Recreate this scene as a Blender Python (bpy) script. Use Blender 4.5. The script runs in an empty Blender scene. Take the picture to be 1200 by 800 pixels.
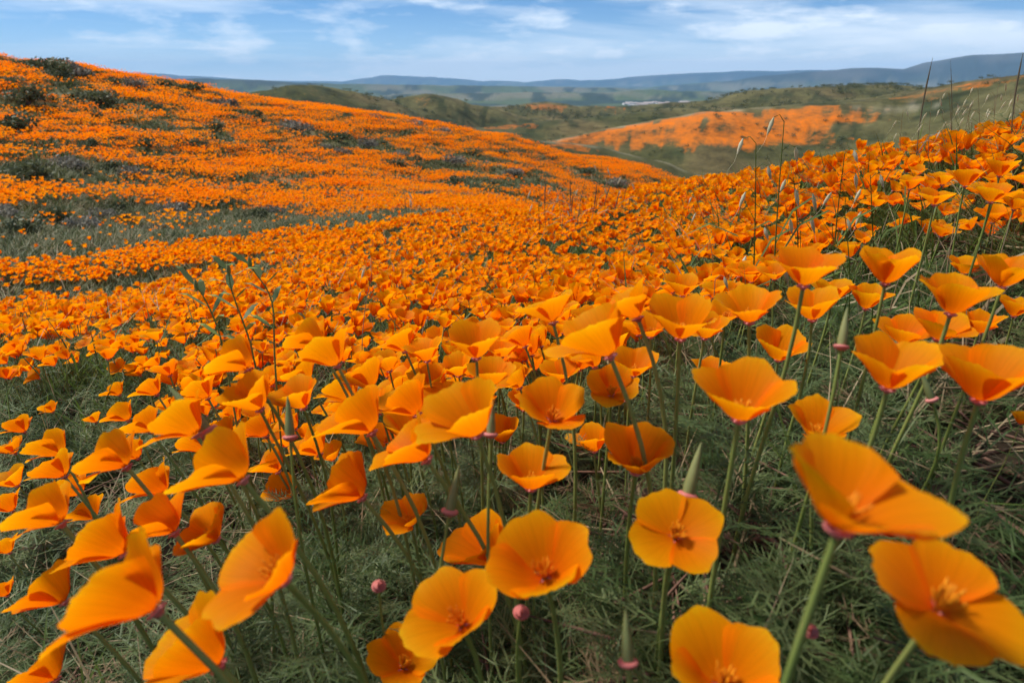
import bpy, math, random
import numpy as np
from mathutils import Vector, Matrix

random.seed(7)
rng = np.random.default_rng(11)
sc = bpy.context.scene
col = sc.collection
rad = math.radians

# ------------------------------------------------------------------ camera, sky, sun, exposure
CZ = 0.55                       # camera height above the soil right below it
TILT = math.atan(305 / 800)
cam_d = bpy.data.cameras.new('camera')
cam = bpy.data.objects.new('camera', cam_d)
col.objects.link(cam)
cam.location = (0, 0, CZ)
cam.rotation_euler = (math.pi / 2 - TILT, 0, 0)
cam_d.lens = 24
cam_d.sensor_width = 36
cam_d.clip_start = 0.02
cam_d.clip_end = 60000
cam_d.dof.use_dof = True
cam_d.dof.focus_distance = 1.3
cam_d.dof.aperture_fstop = 8.0
sc.camera = cam

SUN_EL, SUN_AZ = rad(56), rad(-72)      # azimuth measured from +Y towards +X
world = bpy.data.worlds.new('World')
sc.world = world
world.use_nodes = True
wn, wl = world.node_tree.nodes, world.node_tree.links
wn.clear()
w_out = wn.new('ShaderNodeOutputWorld')
w_sky = wn.new('ShaderNodeTexSky')
w_sky.sky_type = 'NISHITA'
w_sky.sun_disc = False
w_sky.sun_elevation = SUN_EL
w_sky.sun_rotation = SUN_AZ
w_sky.altitude = 4500
w_sky.air_density = 1.0
w_sky.dust_density = 0.0
w_sky.ozone_density = 6.0
SKY = 0.055
w_bg = wn.new('ShaderNodeBackground')
w_bg.inputs[1].default_value = SKY
w_tint = wn.new('ShaderNodeMix'); w_tint.data_type = 'RGBA'; w_tint.blend_type = 'MULTIPLY'; w_tint.inputs[0].default_value = 1
w_tint.inputs[7].default_value = (.46, .82, .96, 1)      # deep, polarised blue over the whole dome
wl.new(w_sky.outputs[0], w_tint.inputs[6]); wl.new(w_tint.outputs[2], w_bg.inputs[0])
# high thin cloud, the same function over the whole dome
w_tc = wn.new('ShaderNodeTexCoord')
w_map = wn.new('ShaderNodeMapping')
w_map.inputs['Scale'].default_value = (1.0, 1.0, 8.5)
w_map.inputs['Location'].default_value = (3.1, 0.4, 0.0)
wl.new(w_tc.outputs['Generated'], w_map.inputs[0])
w_n1 = wn.new('ShaderNodeTexNoise')
w_n1.inputs['Scale'].default_value = 2.0
w_n1.inputs['Detail'].default_value = 8
w_n1.inputs['Roughness'].default_value = 0.58
w_n1.inputs['Distortion'].default_value = 0.4
wl.new(w_map.outputs[0], w_n1.inputs['Vector'])
w_r1 = wn.new('ShaderNodeValToRGB')
w_r1.color_ramp.elements[0].position = 0.44
w_r1.color_ramp.elements[1].position = 0.64
wl.new(w_n1.outputs[0], w_r1.inputs[0])
w_n2 = wn.new('ShaderNodeTexNoise')
w_n2.inputs['Scale'].default_value = 9.0
w_n2.inputs['Detail'].default_value = 6
w_n2.inputs['Roughness'].default_value = 0.6
w_map2 = wn.new('ShaderNodeMapping'); w_map2.inputs['Scale'].default_value = (1.0, 1.0, 3.6); w_map2.inputs['Location'].default_value = (.7, 1.9, .3)
wl.new(w_tc.outputs['Generated'], w_map2.inputs[0]); wl.new(w_map2.outputs[0], w_n2.inputs['Vector'])
w_r2 = wn.new('ShaderNodeValToRGB')
w_r2.color_ramp.elements[0].position = 0.52
w_r2.color_ramp.elements[1].position = 0.66
wl.new(w_n2.outputs[0], w_r2.inputs[0])
# veil: the line of sight through a thin cloud layer grows towards the horizon
w_sep = wn.new('ShaderNodeSeparateXYZ')
wl.new(w_tc.outputs['Generated'], w_sep.inputs[0])
def wmath(op, a, b=None):
    n = wn.new('ShaderNodeMath'); n.operation = op
    for i, v in enumerate((a, b)):
        if v is None: continue
        if isinstance(v, (int, float)): n.inputs[i].default_value = v
        else: wl.new(v, n.inputs[i])
    return n.outputs[0]
elev = wmath('MAXIMUM', w_sep.outputs['Z'], 0.0)
veil = wmath('POWER', 2.718, wmath('MULTIPLY', elev, -24.0))
cf = wmath('ADD', wmath('MULTIPLY', w_r1.outputs[0], 0.62), wmath('MULTIPLY', w_r2.outputs[0], 0.42))
cf = wmath('ADD', cf, wmath('MULTIPLY', veil, 0.85))
cf = wmath('MINIMUM', cf, 0.92)
w_cl = wn.new('ShaderNodeBackground')
w_cl.inputs[0].default_value = (0.80, 0.87, 0.94, 1)
w_cl.inputs[1].default_value = 0.64
w_mix = wn.new('ShaderNodeMixShader')
wl.new(cf, w_mix.inputs[0]); wl.new(w_bg.outputs[0], w_mix.inputs[1]); wl.new(w_cl.outputs[0], w_mix.inputs[2])
wl.new(w_mix.outputs[0], w_out.inputs[0])

sun_d = bpy.data.lights.new('sun', 'SUN')
sun_d.energy = 2.7
sun_d.angle = rad(11.0)
sun_d.color = (1.0, 0.95, 0.87)
sun = bpy.data.objects.new('sun', sun_d)
col.objects.link(sun)
sdir = Vector((math.sin(SUN_AZ) * math.cos(SUN_EL), math.cos(SUN_AZ) * math.cos(SUN_EL), math.sin(SUN_EL)))
sun.rotation_euler = sdir.to_track_quat('Z', 'Y').to_euler()

vs = sc.view_settings
vs.view_transform = 'Standard'
vs.look = 'None'
vs.exposure = 1.12
vs.gamma = 1.0
sc.render.engine = 'CYCLES'
cy = sc.cycles
cy.use_denoising = True
cy.use_adaptive_sampling = True
cy.adaptive_threshold = 0.025
cy.max_bounces = 5
cy.diffuse_bounces = 3
cy.glossy_bounces = 2
cy.transmission_bounces = 3
cy.transparent_max_bounces = 6
cy.volume_bounces = 0
cy.caustics_reflective = False
cy.caustics_refractive = False
cy.sample_clamp_indirect = 6

# ------------------------------------------------------------------ helpers: pixels, noise
CT, ST = math.cos(TILT), math.sin(TILT)
def ray(px, py):
    """view direction through a photograph pixel (1200 x 800), unit depth along the optical axis"""
    u, v = (px - 600) / 800, (400 - py) / 800
    return np.array([u, CT + v * ST, -ST + v * CT])
def P(px, py, r):
    d = ray(px, py); k = r / math.hypot(d[0], d[1])
    return (d[0] * k, d[1] * k, CZ + d[2] * k)
def project(p):
    p = np.asarray(p, float); x, y, z = p[..., 0], p[..., 1], p[..., 2] - CZ
    dep = y * CT - z * ST; up = y * ST + z * CT
    dep = np.where(dep < 1e-4, 1e-4, dep)
    return 600 + 800 * x / dep, 400 - 800 * up / dep, dep

def hash2(i, j, s):
    n = (i.astype(np.int64) * 374761393 + j.astype(np.int64) * 668265263 + s * 1442695041) & 0xFFFFFFFF
    n = ((n ^ (n >> 13)) * 1274126177) & 0xFFFFFFFF
    return ((n ^ (n >> 16)) & 0xFFFF) / 65535.0
def vnoise(x, y, s=0):
    i, j = np.floor(x), np.floor(y); fx, fy = x - i, y - j
    fx = fx * fx * (3 - 2 * fx); fy = fy * fy * (3 - 2 * fy)
    a, b = hash2(i, j, s), hash2(i + 1, j, s); c, d = hash2(i, j + 1, s), hash2(i + 1, j + 1, s)
    return (a + (b - a) * fx) * (1 - fy) + (c + (d - c) * fx) * fy
def fbm(x, y, s=0, o=4):
    t, a, n = 0, 0.5, 0
    for k in range(o):
        t = t + a * vnoise(x * 2 ** k + 17.3 * k, y * 2 ** k - 9.1 * k, s + k); n += a; a *= 0.5
    return t / n
def sstep(a, b, x):
    t = np.clip((x - a) / (b - a), 0, 1); return t * t * (3 - 2 * t)

# ------------------------------------------------------------------ the shape of the land
Z0 = 0.0
ctrl = [(0, .25, -.04), (-.4, .1, -.11), (.4, .1, .10), (0, -.6, .08), (-1.5, -1, -.15), (1.5, -1, .45), (0, -4, .6), (3, -3, 1.1), (-4, -3, -.4),
        (.02, .52, -.05), (.31, .42, .09), (.23, .55, .09), (-.17, .55, -.09), (-.44, .6, -.14), (.14, .8, -.01),
        (-.73, 1.24, -.24), (-1.0, 1.4, -.24), (.87, 1.38, .08), (.25, 1.5, -.12), (-.34, 2.6, -.40), (-1.8, 2.77, -.55), (-.5, 4.1, -.65), (.25, 5.1, -.62), (-3.0, 4.7, -1.02), (-2.1, 5.0, -.92), (3.5, 1.5, .55), (-3.5, 1.2, -.7), (.6, 3.2, -.38)]
ctrl += [(x, y, z - .16) for x, y, z in [P(1270, 130, 2.2), P(1200, 148, 2.5), P(1100, 166, 3.1), P(1000, 186, 4.0), P(900, 206, 5.0), P(800, 222, 6.0), P(700, 238, 7.0),
                                         P(600, 247, 7.6), P(500, 256, 7.4), P(400, 272, 7.3), P(200, 298, 6.9), P(0, 316, 6.6), P(-200, 330, 6.2)]]
ctrl += [(x, y, z - .08) for x, y, z in [P(-200, 274, 13), P(0, 267, 12), P(200, 257, 13.5), P(400, 246, 15), P(550, 243, 14),
                                         P(0, 232, 15), P(0, 150, 27), P(200, 225, 18), P(200, 160, 30), P(400, 232, 19), P(400, 185, 32),
                                         P(550, 228, 22), P(550, 195, 36), P(650, 230, 30), P(650, 205, 45)]]
crest = [(-250, 34, 46), (-100, 52, 46), (0, 70, 46), (100, 84, 50), (200, 101, 54), (300, 119, 57), (400, 133, 60), (500, 148, 62), (600, 168, 64), (700, 189, 65), (790, 211, 66)]
ctrl += [P(*c) for c in crest]
for px, py, r in crest:
    x, y, z = P(px, py, r); k = 1.6
    ctrl.append((x * k, y * k, z - 0.30 * r * .6))
for px, py, r in [(1270, 130, 2.2), (1200, 148, 2.5), (1100, 166, 3.1), (1000, 186, 4.0), (900, 206, 5.0), (800, 222, 6.0)]:
    x, y, z = P(px, py, r)
    ctrl.append((x * 2.2, y * 2.2, z - .16 - .36 * r * 1.2))
    if px >= 900: ctrl.append((x * 60 / r, y * 60 / r, -13 if px < 1000 else -16))
C_ = np.array(ctrl)
def rbf_co(x, y):
    r = np.sqrt(x * x + y * y) + 1e-6; rr = np.sqrt(r * r + .09)
    az = np.arctan2(x, y)
    return np.stack([np.sin(az) * 2.2 * r / rr, np.cos(az) * 2.2 * r / rr, np.log(rr)], -1), rr
Q_, R_ = rbf_co(C_[:, 0], C_[:, 1])
S_ = (C_[:, 2] - Z0) / R_
def kern(d2): return np.sqrt(d2 + .06)
n_ = len(Q_)
A_ = np.zeros((n_ + 4, n_ + 4))
A_[:n_, :n_] = kern(((Q_[:, None] - Q_[None]) ** 2).sum(-1)) + np.eye(n_) * -1e-4
A_[:n_, n_] = 1; A_[:n_, n_ + 1:] = Q_; A_[n_:, :n_] = A_[:n_, n_:].T
W_ = np.linalg.solve(A_, np.concatenate([S_, np.zeros(4)]))
def h_near(x, y):
    out = np.empty(x.shape); flat = out.reshape(-1); xf, yf = x.reshape(-1), y.reshape(-1)
    for a in range(0, len(xf), 40000):
        q, rr = rbf_co(xf[a:a + 40000], yf[a:a + 40000])
        d2 = ((q[:, None] - Q_[None]) ** 2).sum(-1)
        flat[a:a + 40000] = Z0 + rr * (kern(d2) @ W_[:n_] + W_[n_] + q @ W_[n_ + 1:])
    return out
# ridges far beyond the near slope: crest lines, flank steepness, rounding, gully depth
ridges = [
    ([(610, 160, 108), (640, 164, 110), (700, 172, 114), (770, 187, 118), (830, 207, 121), (880, 225, 124)], .36, 5, 1.2),
    ([(560, 180, 215), (650, 163, 226), (740, 146, 232), (830, 131, 238), (900, 125, 250), (1000, 119, 262), (1100, 112, 275)], .42, 16, 4),
    ([(960, 123, 330), (1030, 114, 320), (1100, 104, 300), (1150, 94, 285), (1200, 87, 275), (1320, 76, 255), (1450, 60, 240)], .36, 18, 5),
    ([(760, 134, 500), (830, 118, 515), (880, 107, 525), (930, 103, 540), (1000, 100, 560), (1050, 99, 580), (1110, 106, 600), (1250, 112, 620)], .38, 24, 11),
    ([(120, 128, 380), (220, 118, 380), (290, 108, 382), (340, 100, 390), (370, 99, 400), (400, 104, 404), (440, 113, 410), (480, 128, 420)], .46, 16, 11),
    ([(455, 118, 455), (500, 110, 452), (530, 114, 456), (570, 124, 462), (620, 138, 468)], .48, 14, 11),
    ([(500, 158, 285), (560, 152, 300), (640, 145, 318), (700, 138, 335), (760, 130, 360), (800, 127, 390), (850, 126, 420)], .30, 20, 6),
    ([(520, 126, 640), (590, 126, 640), (640, 119, 650), (680, 124, 655), (740, 123, 680), (800, 119, 720), (900, 116, 760)], .34, 25, 12),
    ([(480, 110, 3700), (560, 109, 3750), (640, 108, 3850), (700, 109, 4000), (760, 105, 4100), (800, 107, 4150), (880, 108, 4300), (1000, 104, 4400)], .16, 60, 14),
    ([(0, 94, 5200), (130, 93, 5200), (240, 92, 5250), (290, 93, 5300), (350, 97, 5300), (440, 99, 5500), (600, 101, 5800), (720, 103, 6000)], .14, 90, 20),
    ([(-200, 80, 15000), (0, 80, 15000), (140, 84, 15500), (220, 89, 16000), (320, 95, 16500), (400, 95, 17000), (450, 88.5, 17500), (500, 90, 17500), (560, 94, 17500), (620, 96, 17000), (650, 93, 16500), (700, 94, 16000), (780, 87, 15500), (870, 83.5, 15000), (960, 82, 14500), (1200, 82, 14000)], .25, 260, 90),
    ([(790, 100, 8600), (850, 95, 8700), (900, 88.5, 8800), (950, 84, 8900), (1000, 80, 9000), (1060, 80, 9100), (1090, 72, 9200), (1140, 65, 9300), (1190, 62, 9300), (1280, 58, 9300), (1500, 56, 9300)], .24, 170, 60),
]
def h_far(x, y):
    r = np.hypot(x, y)
    base = np.interp(np.log(r), np.log([60, 110, 200, 600, 1500, 30000]), [-14, -28, -50, -74, -90, -96])
    out = base + (fbm(x / 60, y / 60, 5) - .5) * 3 * sstep(80, 200, r)
    for pts, m, w, g in ridges:
        pw = np.array([P(*p) for p in pts]); best = np.full(x.shape, 1e9); zc = np.zeros(x.shape); tt = np.zeros(x.shape)
        acc = 0.0
        for a, b in zip(pw[:-1], pw[1:]):
            ab = b[:2] - a[:2]; L = np.hypot(*ab)
            t = np.clip(((x - a[0]) * ab[0] + (y - a[1]) * ab[1]) / (L * L), 0, 1)
            d = np.hypot(x - a[0] - t * ab[0], y - a[1] - t * ab[1])
            k = d < best; best = np.where(k, d, best)
            ts = t * t * (3 - 2 * t)
            zc = np.where(k, a[2] + (b[2] - a[2]) * (ts * .4 + t * .6), zc); tt = np.where(k, acc + t * L, tt); acc += L
        gul = (fbm(tt / (g * 5 + 8), best / (g * 16 + 30), 31 + int(w), 4) - .5) * 2
        z = zc - m * (np.sqrt(best ** 2 + w * w) - w) + gul * g * np.clip(best / (w * 2), .10, 1.6)
        k = w * .12 + .4
        hh = np.clip(.5 + .5 * (z - out) / k, 0, 1)
        out = out * (1 - hh) + z * hh + k * hh * (1 - hh)
    return out
def H(x, y):
    x = np.asarray(x, float); y = np.asarray(y, float)
    r = np.hypot(x, y); bl = sstep(78, 104, r)
    z = np.zeros(x.shape)
    k = bl < 1
    if k.any(): z[k] += (1 - bl[k]) * h_near(x[k], y[k])
    k = bl > 0
    if k.any(): z[k] += bl[k] * h_far(x[k], y[k])
    z += (fbm(x / .22, y / .22, 3, 3) - .5) * .045 * (1 - .5 * sstep(3, 9, r))
    z += (fbm(x / 1.3, y / 1.3, 8, 3) - .5) * .14 * sstep(1.5, 7, r)
    z += (fbm(x / 6, y / 6, 9, 3) - .5) * .9 * sstep(12, 30, r)
    return z
def cast(px, py, rmin=.3, rmax=900):
    """where the line of sight through photo pixels meets the land"""
    px, py = np.atleast_1d(np.asarray(px, float)), np.atleast_1d(np.asarray(py, float))
    out = np.full((len(px), 3), np.nan)
    rs = np.exp(np.linspace(math.log(rmin), math.log(rmax), 700))
    for i, (a, b) in enumerate(zip(px, py)):
        d = ray(a, b); d = d / math.hypot(d[0], d[1])
        z = H(d[0] * rs, d[1] * rs); below = np.nonzero(CZ + d[2] * rs < z)[0]
        if len(below):
            k = max(below[0], 1)
            g0 = CZ + d[2] * rs[k - 1] - z[k - 1]; g1 = CZ + d[2] * rs[k] - z[k]
            r = rs[k - 1] + (rs[k] - rs[k - 1]) * np.clip(g0 / (g0 - g1 + 1e-9), 0, 1)
            out[i] = (d[0] * r, d[1] * r, H(np.array([d[0] * r]), np.array([d[1] * r]))[0])
    return out

# ------------------------------------------------------------------ where the bloom grows (a map on the ground)
def ellipse_on_land(px, py, rx, ry):
    """an elliptical patch of ground: centre, axis lengths in metres, direction of its long axis"""
    c = cast([px], [py])[0]; a = cast([px - rx], [py])[0]; t = cast([px], [py - ry])[0]; b = cast([px], [py + ry])[0]
    if np.isnan(c).any(): return None
    rc = math.hypot(c[0], c[1]); side = rc * rx / 800
    dep = 0
    for q in (t, b):
        if not np.isnan(q).any(): dep = max(dep, min(abs(math.hypot(q[0], q[1]) - rc), rc * (.10 if rc < 90 else .4)))
    return (c[0], c[1], side, max(dep, side * .25), math.atan2(c[0], c[1]))
bare_px = [(690, 258, 55, 8), (460, 316, 50, 4), (560, 332, 40, 5), (330, 342, 36, 6),
           (40, 212, 80, 6), (20, 176, 40, 4), (330, 205, 30, 3), (340, 152, 60, 6), (390, 166, 50, 6), (440, 176, 55, 6), (500, 195, 40, 6), (560, 190, 40, 5), (580, 215, 50, 8), (400, 228, 60, 5), (500, 232, 60, 4),
           (60, 84, 50, 5), (620, 203, 40, 4), (690, 205, 30, 4), (260, 125, 30, 3), (100, 196, 70, 5), (300, 140, 30, 4), (200, 215, 60, 4), (600, 232, 60, 4), (660, 225, 70, 5)]
far_px = [(690, 160, 30, 3, .9), (745, 150, 40, 4, 1), (800, 141, 40, 5, 1), (860, 134, 40, 5, 1), (920, 131, 40, 5, 1), (980, 127, 40, 4, .9), (900, 148, 100, 16, 1.0), (830, 162, 70, 11, 1.0), (780, 160, 70, 10, .95), (700, 160, 60, 6, .8), (950, 138, 60, 8, 1.0), (1010, 132, 40, 5, .5), (960, 165, 40, 5, .6), (840, 172, 40, 5, .9),
          (840, 197, 40, 4, .5), (672, 172, 30, 4, .8), (1100, 107, 60, 3, .55), (1170, 96, 50, 3, .7), (1050, 120, 60, 3, .4), (1130, 103, 50, 3, .5),
          (640, 126, 30, 5, .7), (720, 128, 22, 4, .8), (600, 148, 40, 2, .7), (368, 108, 12, 6, .35), (500, 116, 14, 5, .5), (495, 126, 10, 5, .35), (420, 112, 20, 3, .3), (880, 105, 40, 3, .3), (960, 108, 50, 4, .25),
          (900, 185, 40, 3, .35)]
pale_px = [(1045, 126, 40, 1.2, .35)]
shrub_px = [(39, 80, 30, 'd'), (56, 86, 40, 'd'), (66, 92, 30, 'd'), (78, 82, 34, 's'), (93, 89, 30, 's'), (20, 101, 26, 'd'), (27, 119, 50, 'd'), (8, 97, 16, 'd'), (110, 119, 44, 'd'), (128, 122, 20, 'd'), (102, 102, 14, 'd'), (137, 100, 18, 'd'), (158, 102, 26, 's'), (150, 97, 10, 'd'),
    (185, 98, 16, 'd'), (198, 99, 15, 'd'), (224, 106, 32, 'd'), (250, 112, 16, 'd'), (215, 115, 18, 'd'), (185, 130, 18, 'd'), (209, 126, 12, 'd'), (262, 126, 30, 's'), (295, 136, 22, 'd'), (114, 137, 16, 'd'), (95, 153, 20, 'd'), (21, 157, 42, 'd'), (102, 171, 24, 'd'), (172, 173, 26, 'd'), (227, 173, 30, 'd'),
    (250, 152, 26, 'd'), (137, 167, 20, 'd'), (155, 187, 22, 's'), (187, 194, 28, 'd'), (130, 196, 28, 'd'), (86, 187, 16, 'd'), (160, 207, 32, 's'), (25, 173, 20, 'd'), (10, 197, 16, 'd'), (30, 211, 56, 'd'), (85, 198, 40, 's'), (205, 216, 20, 'd'), (341, 146, 15, 'd'), (325, 157, 13, 'd'), (350, 155, 40, 's'),
    (397, 163, 28, 'd'), (372, 161, 11, 'd'), (382, 172, 13, 's'), (402, 180, 24, 's'), (430, 172, 28, 's'), (460, 196, 30, 'd'), (484, 188, 20, 'd'), (472, 181, 20, 's'), (530, 191, 35, 's'), (449, 166, 10, 'd'), (484, 154, 9, 'd'), (442, 139, 22, 's'), (407, 136, 14, 'd'), (485, 147, 28, 's'), (517, 155, 22, 's'),
    (539, 157, 9, 'd'), (555, 178, 22, 'd'), (585, 181, 22, 'd'), (567, 190, 13, 's'), (535, 213, 26, 'd'), (502, 233, 30, 's'), (400, 228, 22, 's'), (322, 220, 13, 'd'), (362, 208, 16, 'd'), (530, 227, 15, 's'), (575, 216, 20, 'd'), (595, 203, 16, 's'), (580, 233, 26, 's'), (602, 203, 25, 's'), (584, 180, 20, 'd'),
    (620, 186, 10, 'd'), (620, 200, 14, 'd'), (662, 198, 10, 'd'), (687, 203, 22, 'd'), (610, 178, 14, 'd'), (725, 217, 26, 's'), (120, 256, 34, 's'), (200, 250, 40, 's'), (60, 262, 44, 'd'), (270, 244, 36, 'd'), (320, 250, 30, 's'), (20, 274, 50, 'd'), (95, 270, 40, 's'), (150, 262, 36, 'd'), (240, 256, 30, 's'), (180, 272, 30, 's'), (295, 256, 34, 'd'), (10, 256, 40, 's'), (360, 246, 26, 's'), (430, 243, 26, 'd'), (130, 246, 30, 'd')]
bare_px += [(q[0], q[1] + 1, q[2] * .75, 2.5) for q in shrub_px]
def rings(lst): return [(e, l[4] if len(l) > 4 else 1.0) for l in lst for e in [ellipse_on_land(*l[:4])] if e]
BARE, FARB, PALE = rings(bare_px), rings(far_px), rings(pale_px)
def patch(x, y, lst, jit=.5):
    out = np.zeros(x.shape)
    for (cx, cy_, a, b, az), s in lst:
        dx, dy = x - cx, y - cy_
        q = ((dx * math.cos(az) - dy * math.sin(az)) / a) ** 2 + ((dx * math.sin(az) + dy * math.cos(az)) / b) ** 2
        k = q < 6
        if not k.any(): continue
        n = fbm(x[k] / (a * .22 + .05), y[k] / (a * .22 + .05), 77, 3) - .5
        out[k] = np.maximum(out[k], s * (1 - sstep(.55, 1.15, np.sqrt(q[k]) + n * jit * 1.6)))
    return out
def bloom(x, y):
    """0 = leaves and grass only, 1 = solid with poppies (near slope, hollow and the hill across it)"""
    r = np.hypot(x, y)
    az = np.arctan2(x, y)
    small = fbm(x / .55, y / .55, 21, 3); mid = fbm(x / 2.2, y / 1.4, 22, 3); big = fbm(x / 5.5, y / 3.0, 23, 4)
    b_near = sstep(.26, .40, small * .7 + mid * .3)
    fine = fbm(x / 1.1, y / .9, 24, 2)
    b_hill = sstep(.447, .492, big * .26 + mid * .38 + fine * .36)
    t = sstep(9, 14, r)
    b = b_near * (1 - t) + b_hill * t
    b = b * (1 - patch(x, y, BARE))
    # the grassy hollow at the foot of the hill, and a narrow swale on this side of it
    a = np.degrees(az); n = (fbm(x / 1.5, y / 1.1, 26, 3) - .5); A = [-50, -37, -21, -9, -2, 3]
    lo, hi = np.interp(a, A, [7.1, 7.2, 7.4, 7.8, 8.2, 8.4]), np.interp(a, A, [15, 15, 17, 13.5, 10, 8.4])
    q = r + n * 2.2; hol = sstep(0, .5, q - lo) * sstep(0, 1.2, hi - q)
    lo, hi = np.interp(a, [-50, -37, -26, -17], [4.5, 4.7, 5.0, 5.6]), np.interp(a, [-50, -37, -26, -17], [6.4, 6.4, 6.4, 5.6])
    q = r + n * 1.6; sw = sstep(0, .3, q - lo) * sstep(0, .3, hi - q)
    b = b * (1 - hol * .96) * (1 - sw * .95)
    return b * (1 - sstep(80, 100, r))

# ------------------------------------------------------------------ materials
def mat(name):
    m = bpy.data.materials.new(name); m.use_nodes = True
    nt = m.node_tree; nt.nodes.clear()
    return m, nt.nodes, nt.links
def N(nodes, kind, **kw):
    n = nodes.new(kind)
    for k, v in kw.items():
        if k in n.inputs: n.inputs[k].default_value = v
        else: setattr(n, k, v)
    return n
def leafy(name, c1, c2, trans=.3, rough=.55, noise_scale=30, var=.35, spec=.3):
    """thin plant tissue: two tones, a little different on every plant, lets light through"""
    m, n, l = mat(name)
    o = N(n, 'ShaderNodeOutputMaterial'); tc = N(n, 'ShaderNodeTexCoord'); oi = N(n, 'ShaderNodeObjectInfo')
    nz = N(n, 'ShaderNodeTexNoise', Scale=noise_scale, Detail=3.0); l.new(tc.outputs['Object'], nz.inputs['Vector'])
    mx = N(n, 'ShaderNodeMix', data_type='RGBA'); mx.inputs[6].default_value = (*c1, 1); mx.inputs[7].default_value = (*c2, 1)
    ad = N(n, 'ShaderNodeMath', operation='ADD'); rp = N(n, 'ShaderNodeMapRange'); rp.inputs[3].default_value = -var; rp.inputs[4].default_value = var
    l.new(oi.outputs['Random'], rp.inputs[0]); l.new(nz.outputs[0], ad.inputs[0]); l.new(rp.outputs[0], ad.inputs[1]); ad.use_clamp = True
    l.new(ad.outputs[0], mx.inputs[0])
    b = N(n, 'ShaderNodeBsdfPrincipled', Roughness=rough); b.inputs['Specular IOR Level'].default_value = spec
    t = N(n, 'ShaderNodeBsdfTranslucent'); ms = N(n, 'ShaderNodeMixShader'); ms.inputs[0].default_value = trans
    l.new(mx.outputs[2], b.inputs['Base Color']); l.new(mx.outputs[2], t.inputs[0])
    l.new(b.outputs[0], ms.inputs[1]); l.new(t.outputs[0], ms.inputs[2]); l.new(ms.outputs[0], o.inputs[0])
    return m
def petal_mat():
    m, n, l = mat('poppy_petal')
    o = N(n, 'ShaderNodeOutputMaterial'); uv = N(n, 'ShaderNodeUVMap'); oi = N(n, 'ShaderNodeObjectInfo')
    sp = N(n, 'ShaderNodeSeparateXYZ'); l.new(uv.outputs[0], sp.inputs[0])
    mp = N(n, 'ShaderNodeMapping'); mp.inputs['Scale'].default_value = (34, 1.3, 1); l.new(uv.outputs[0], mp.inputs[0])
    nz = N(n, 'ShaderNodeTexNoise', Scale=1.0, Detail=3.0); l.new(mp.outputs[0], nz.inputs['Vector'])
    cr = N(n, 'ShaderNodeValToRGB'); e = cr.color_ramp.elements
    e[0].position = 0.0; e[0].color = (.72, .12, .002, 1)
    e[1].position = 1.0; e[1].color = (.97, .45, .004, 1)
    for p_, c in ((.25, (.89, .205, .001, 1)), (.7, (.95, .285, .001, 1)), (.92, (.97, .36, .002, 1))):
        q = e.new(p_); q.color = c
    a = N(n, 'ShaderNodeMath', operation='MULTIPLY_ADD'); a.inputs[1].default_value = .30; l.new(nz.outputs[0], a.inputs[0])
    a2 = N(n, 'ShaderNodeMath', operation='SUBTRACT'); a2.inputs[1].default_value = .15
    l.new(sp.outputs[1], a2.inputs[0]); l.new(a2.outputs[0], a.inputs[2]); l.new(a.outputs[0], cr.inputs[0])
    hs = N(n, 'ShaderNodeHueSaturation'); mr = N(n, 'ShaderNodeMapRange'); mr.inputs[3].default_value = .490; mr.inputs[4].default_value = .508
    l.new(oi.outputs['Random'], mr.inputs[0]); l.new(mr.outputs[0], hs.inputs['Hue'])
    vn = N(n, 'ShaderNodeTexNoise', Scale=1.0, Detail=2.0); mv = N(n, 'ShaderNodeMapping'); mv.inputs['Scale'].default_value = (70, 1.0, 1); l.new(uv.outputs[0], mv.inputs[0]); l.new(mv.outputs[0], vn.inputs['Vector'])
    vr = N(n, 'ShaderNodeMapRange'); vr.inputs[1].default_value = .35; vr.inputs[2].default_value = .65; vr.inputs[3].default_value = .90; vr.inputs[4].default_value = 1.04; l.new(vn.outputs[0], vr.inputs[0]); l.new(vr.outputs[0], hs.inputs['Value'])
    l.new(cr.outputs[0], hs.inputs['Color'])
    b = N(n, 'ShaderNodeBsdfPrincipled', Roughness=.55); b.inputs['Specular IOR Level'].default_value = .06
    bp = N(n, 'ShaderNodeBump', Strength=.22, Distance=.0012); l.new(nz.outputs[0], bp.inputs['Height']); l.new(bp.outputs[0], b.inputs['Normal'])
    t = N(n, 'ShaderNodeBsdfTranslucent'); ms = N(n, 'ShaderNodeMixShader'); ms.inputs[0].default_value = .60
    l.new(hs.outputs[0], b.inputs['Base Color']); l.new(hs.outputs[0], t.inputs[0])
    l.new(b.outputs[0], ms.inputs[1]); l.new(t.outputs[0], ms.inputs[2]); l.new(ms.outputs[0], o.inputs[0])
    return m
M_PETAL = petal_mat()
M_STEM = leafy('poppy_stem', (.15, .22, .045), (.27, .30, .085), .15, .5, 25)
M_RIM = leafy('calyx_rim', (.55, .13, .12), (.62, .26, .22), .25, .5, 120)
M_POD = leafy('seed_pod', (.12, .17, .06), (.24, .24, .09), .1, .5, 90)
M_STAMEN = leafy('stamen', (.85, .36, .01), (.75, .22, .006), .2, .6, 300)
M_LEAF = leafy('poppy_leaf', (.034, .070, .014), (.140, .182, .066), .35, .55, 18, .5)
M_GRASS = leafy('green_blade', (.05, .095, .014), (.13, .18, .035), .35, .5, 12)
M_DRY = leafy('dry_blade', (.17, .12, .06), (.40, .32, .19), .3, .6, 14)
M_TWIG = leafy('dead_twig', (.07, .032, .022), (.20, .115, .075), 0.0, .8, 40)
M_DEAD = leafy('withered_leaf', (.13, .085, .045), (.27, .19, .10), .2, .7, 25)
M_OAT = leafy('oat_husk', (.50, .47, .30), (.72, .68, .50), .4, .5, 60)
M_SEDGE = leafy('dark_seed_head', (.07, .06, .04), (.16, .14, .08), .15, .6, 60)
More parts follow.
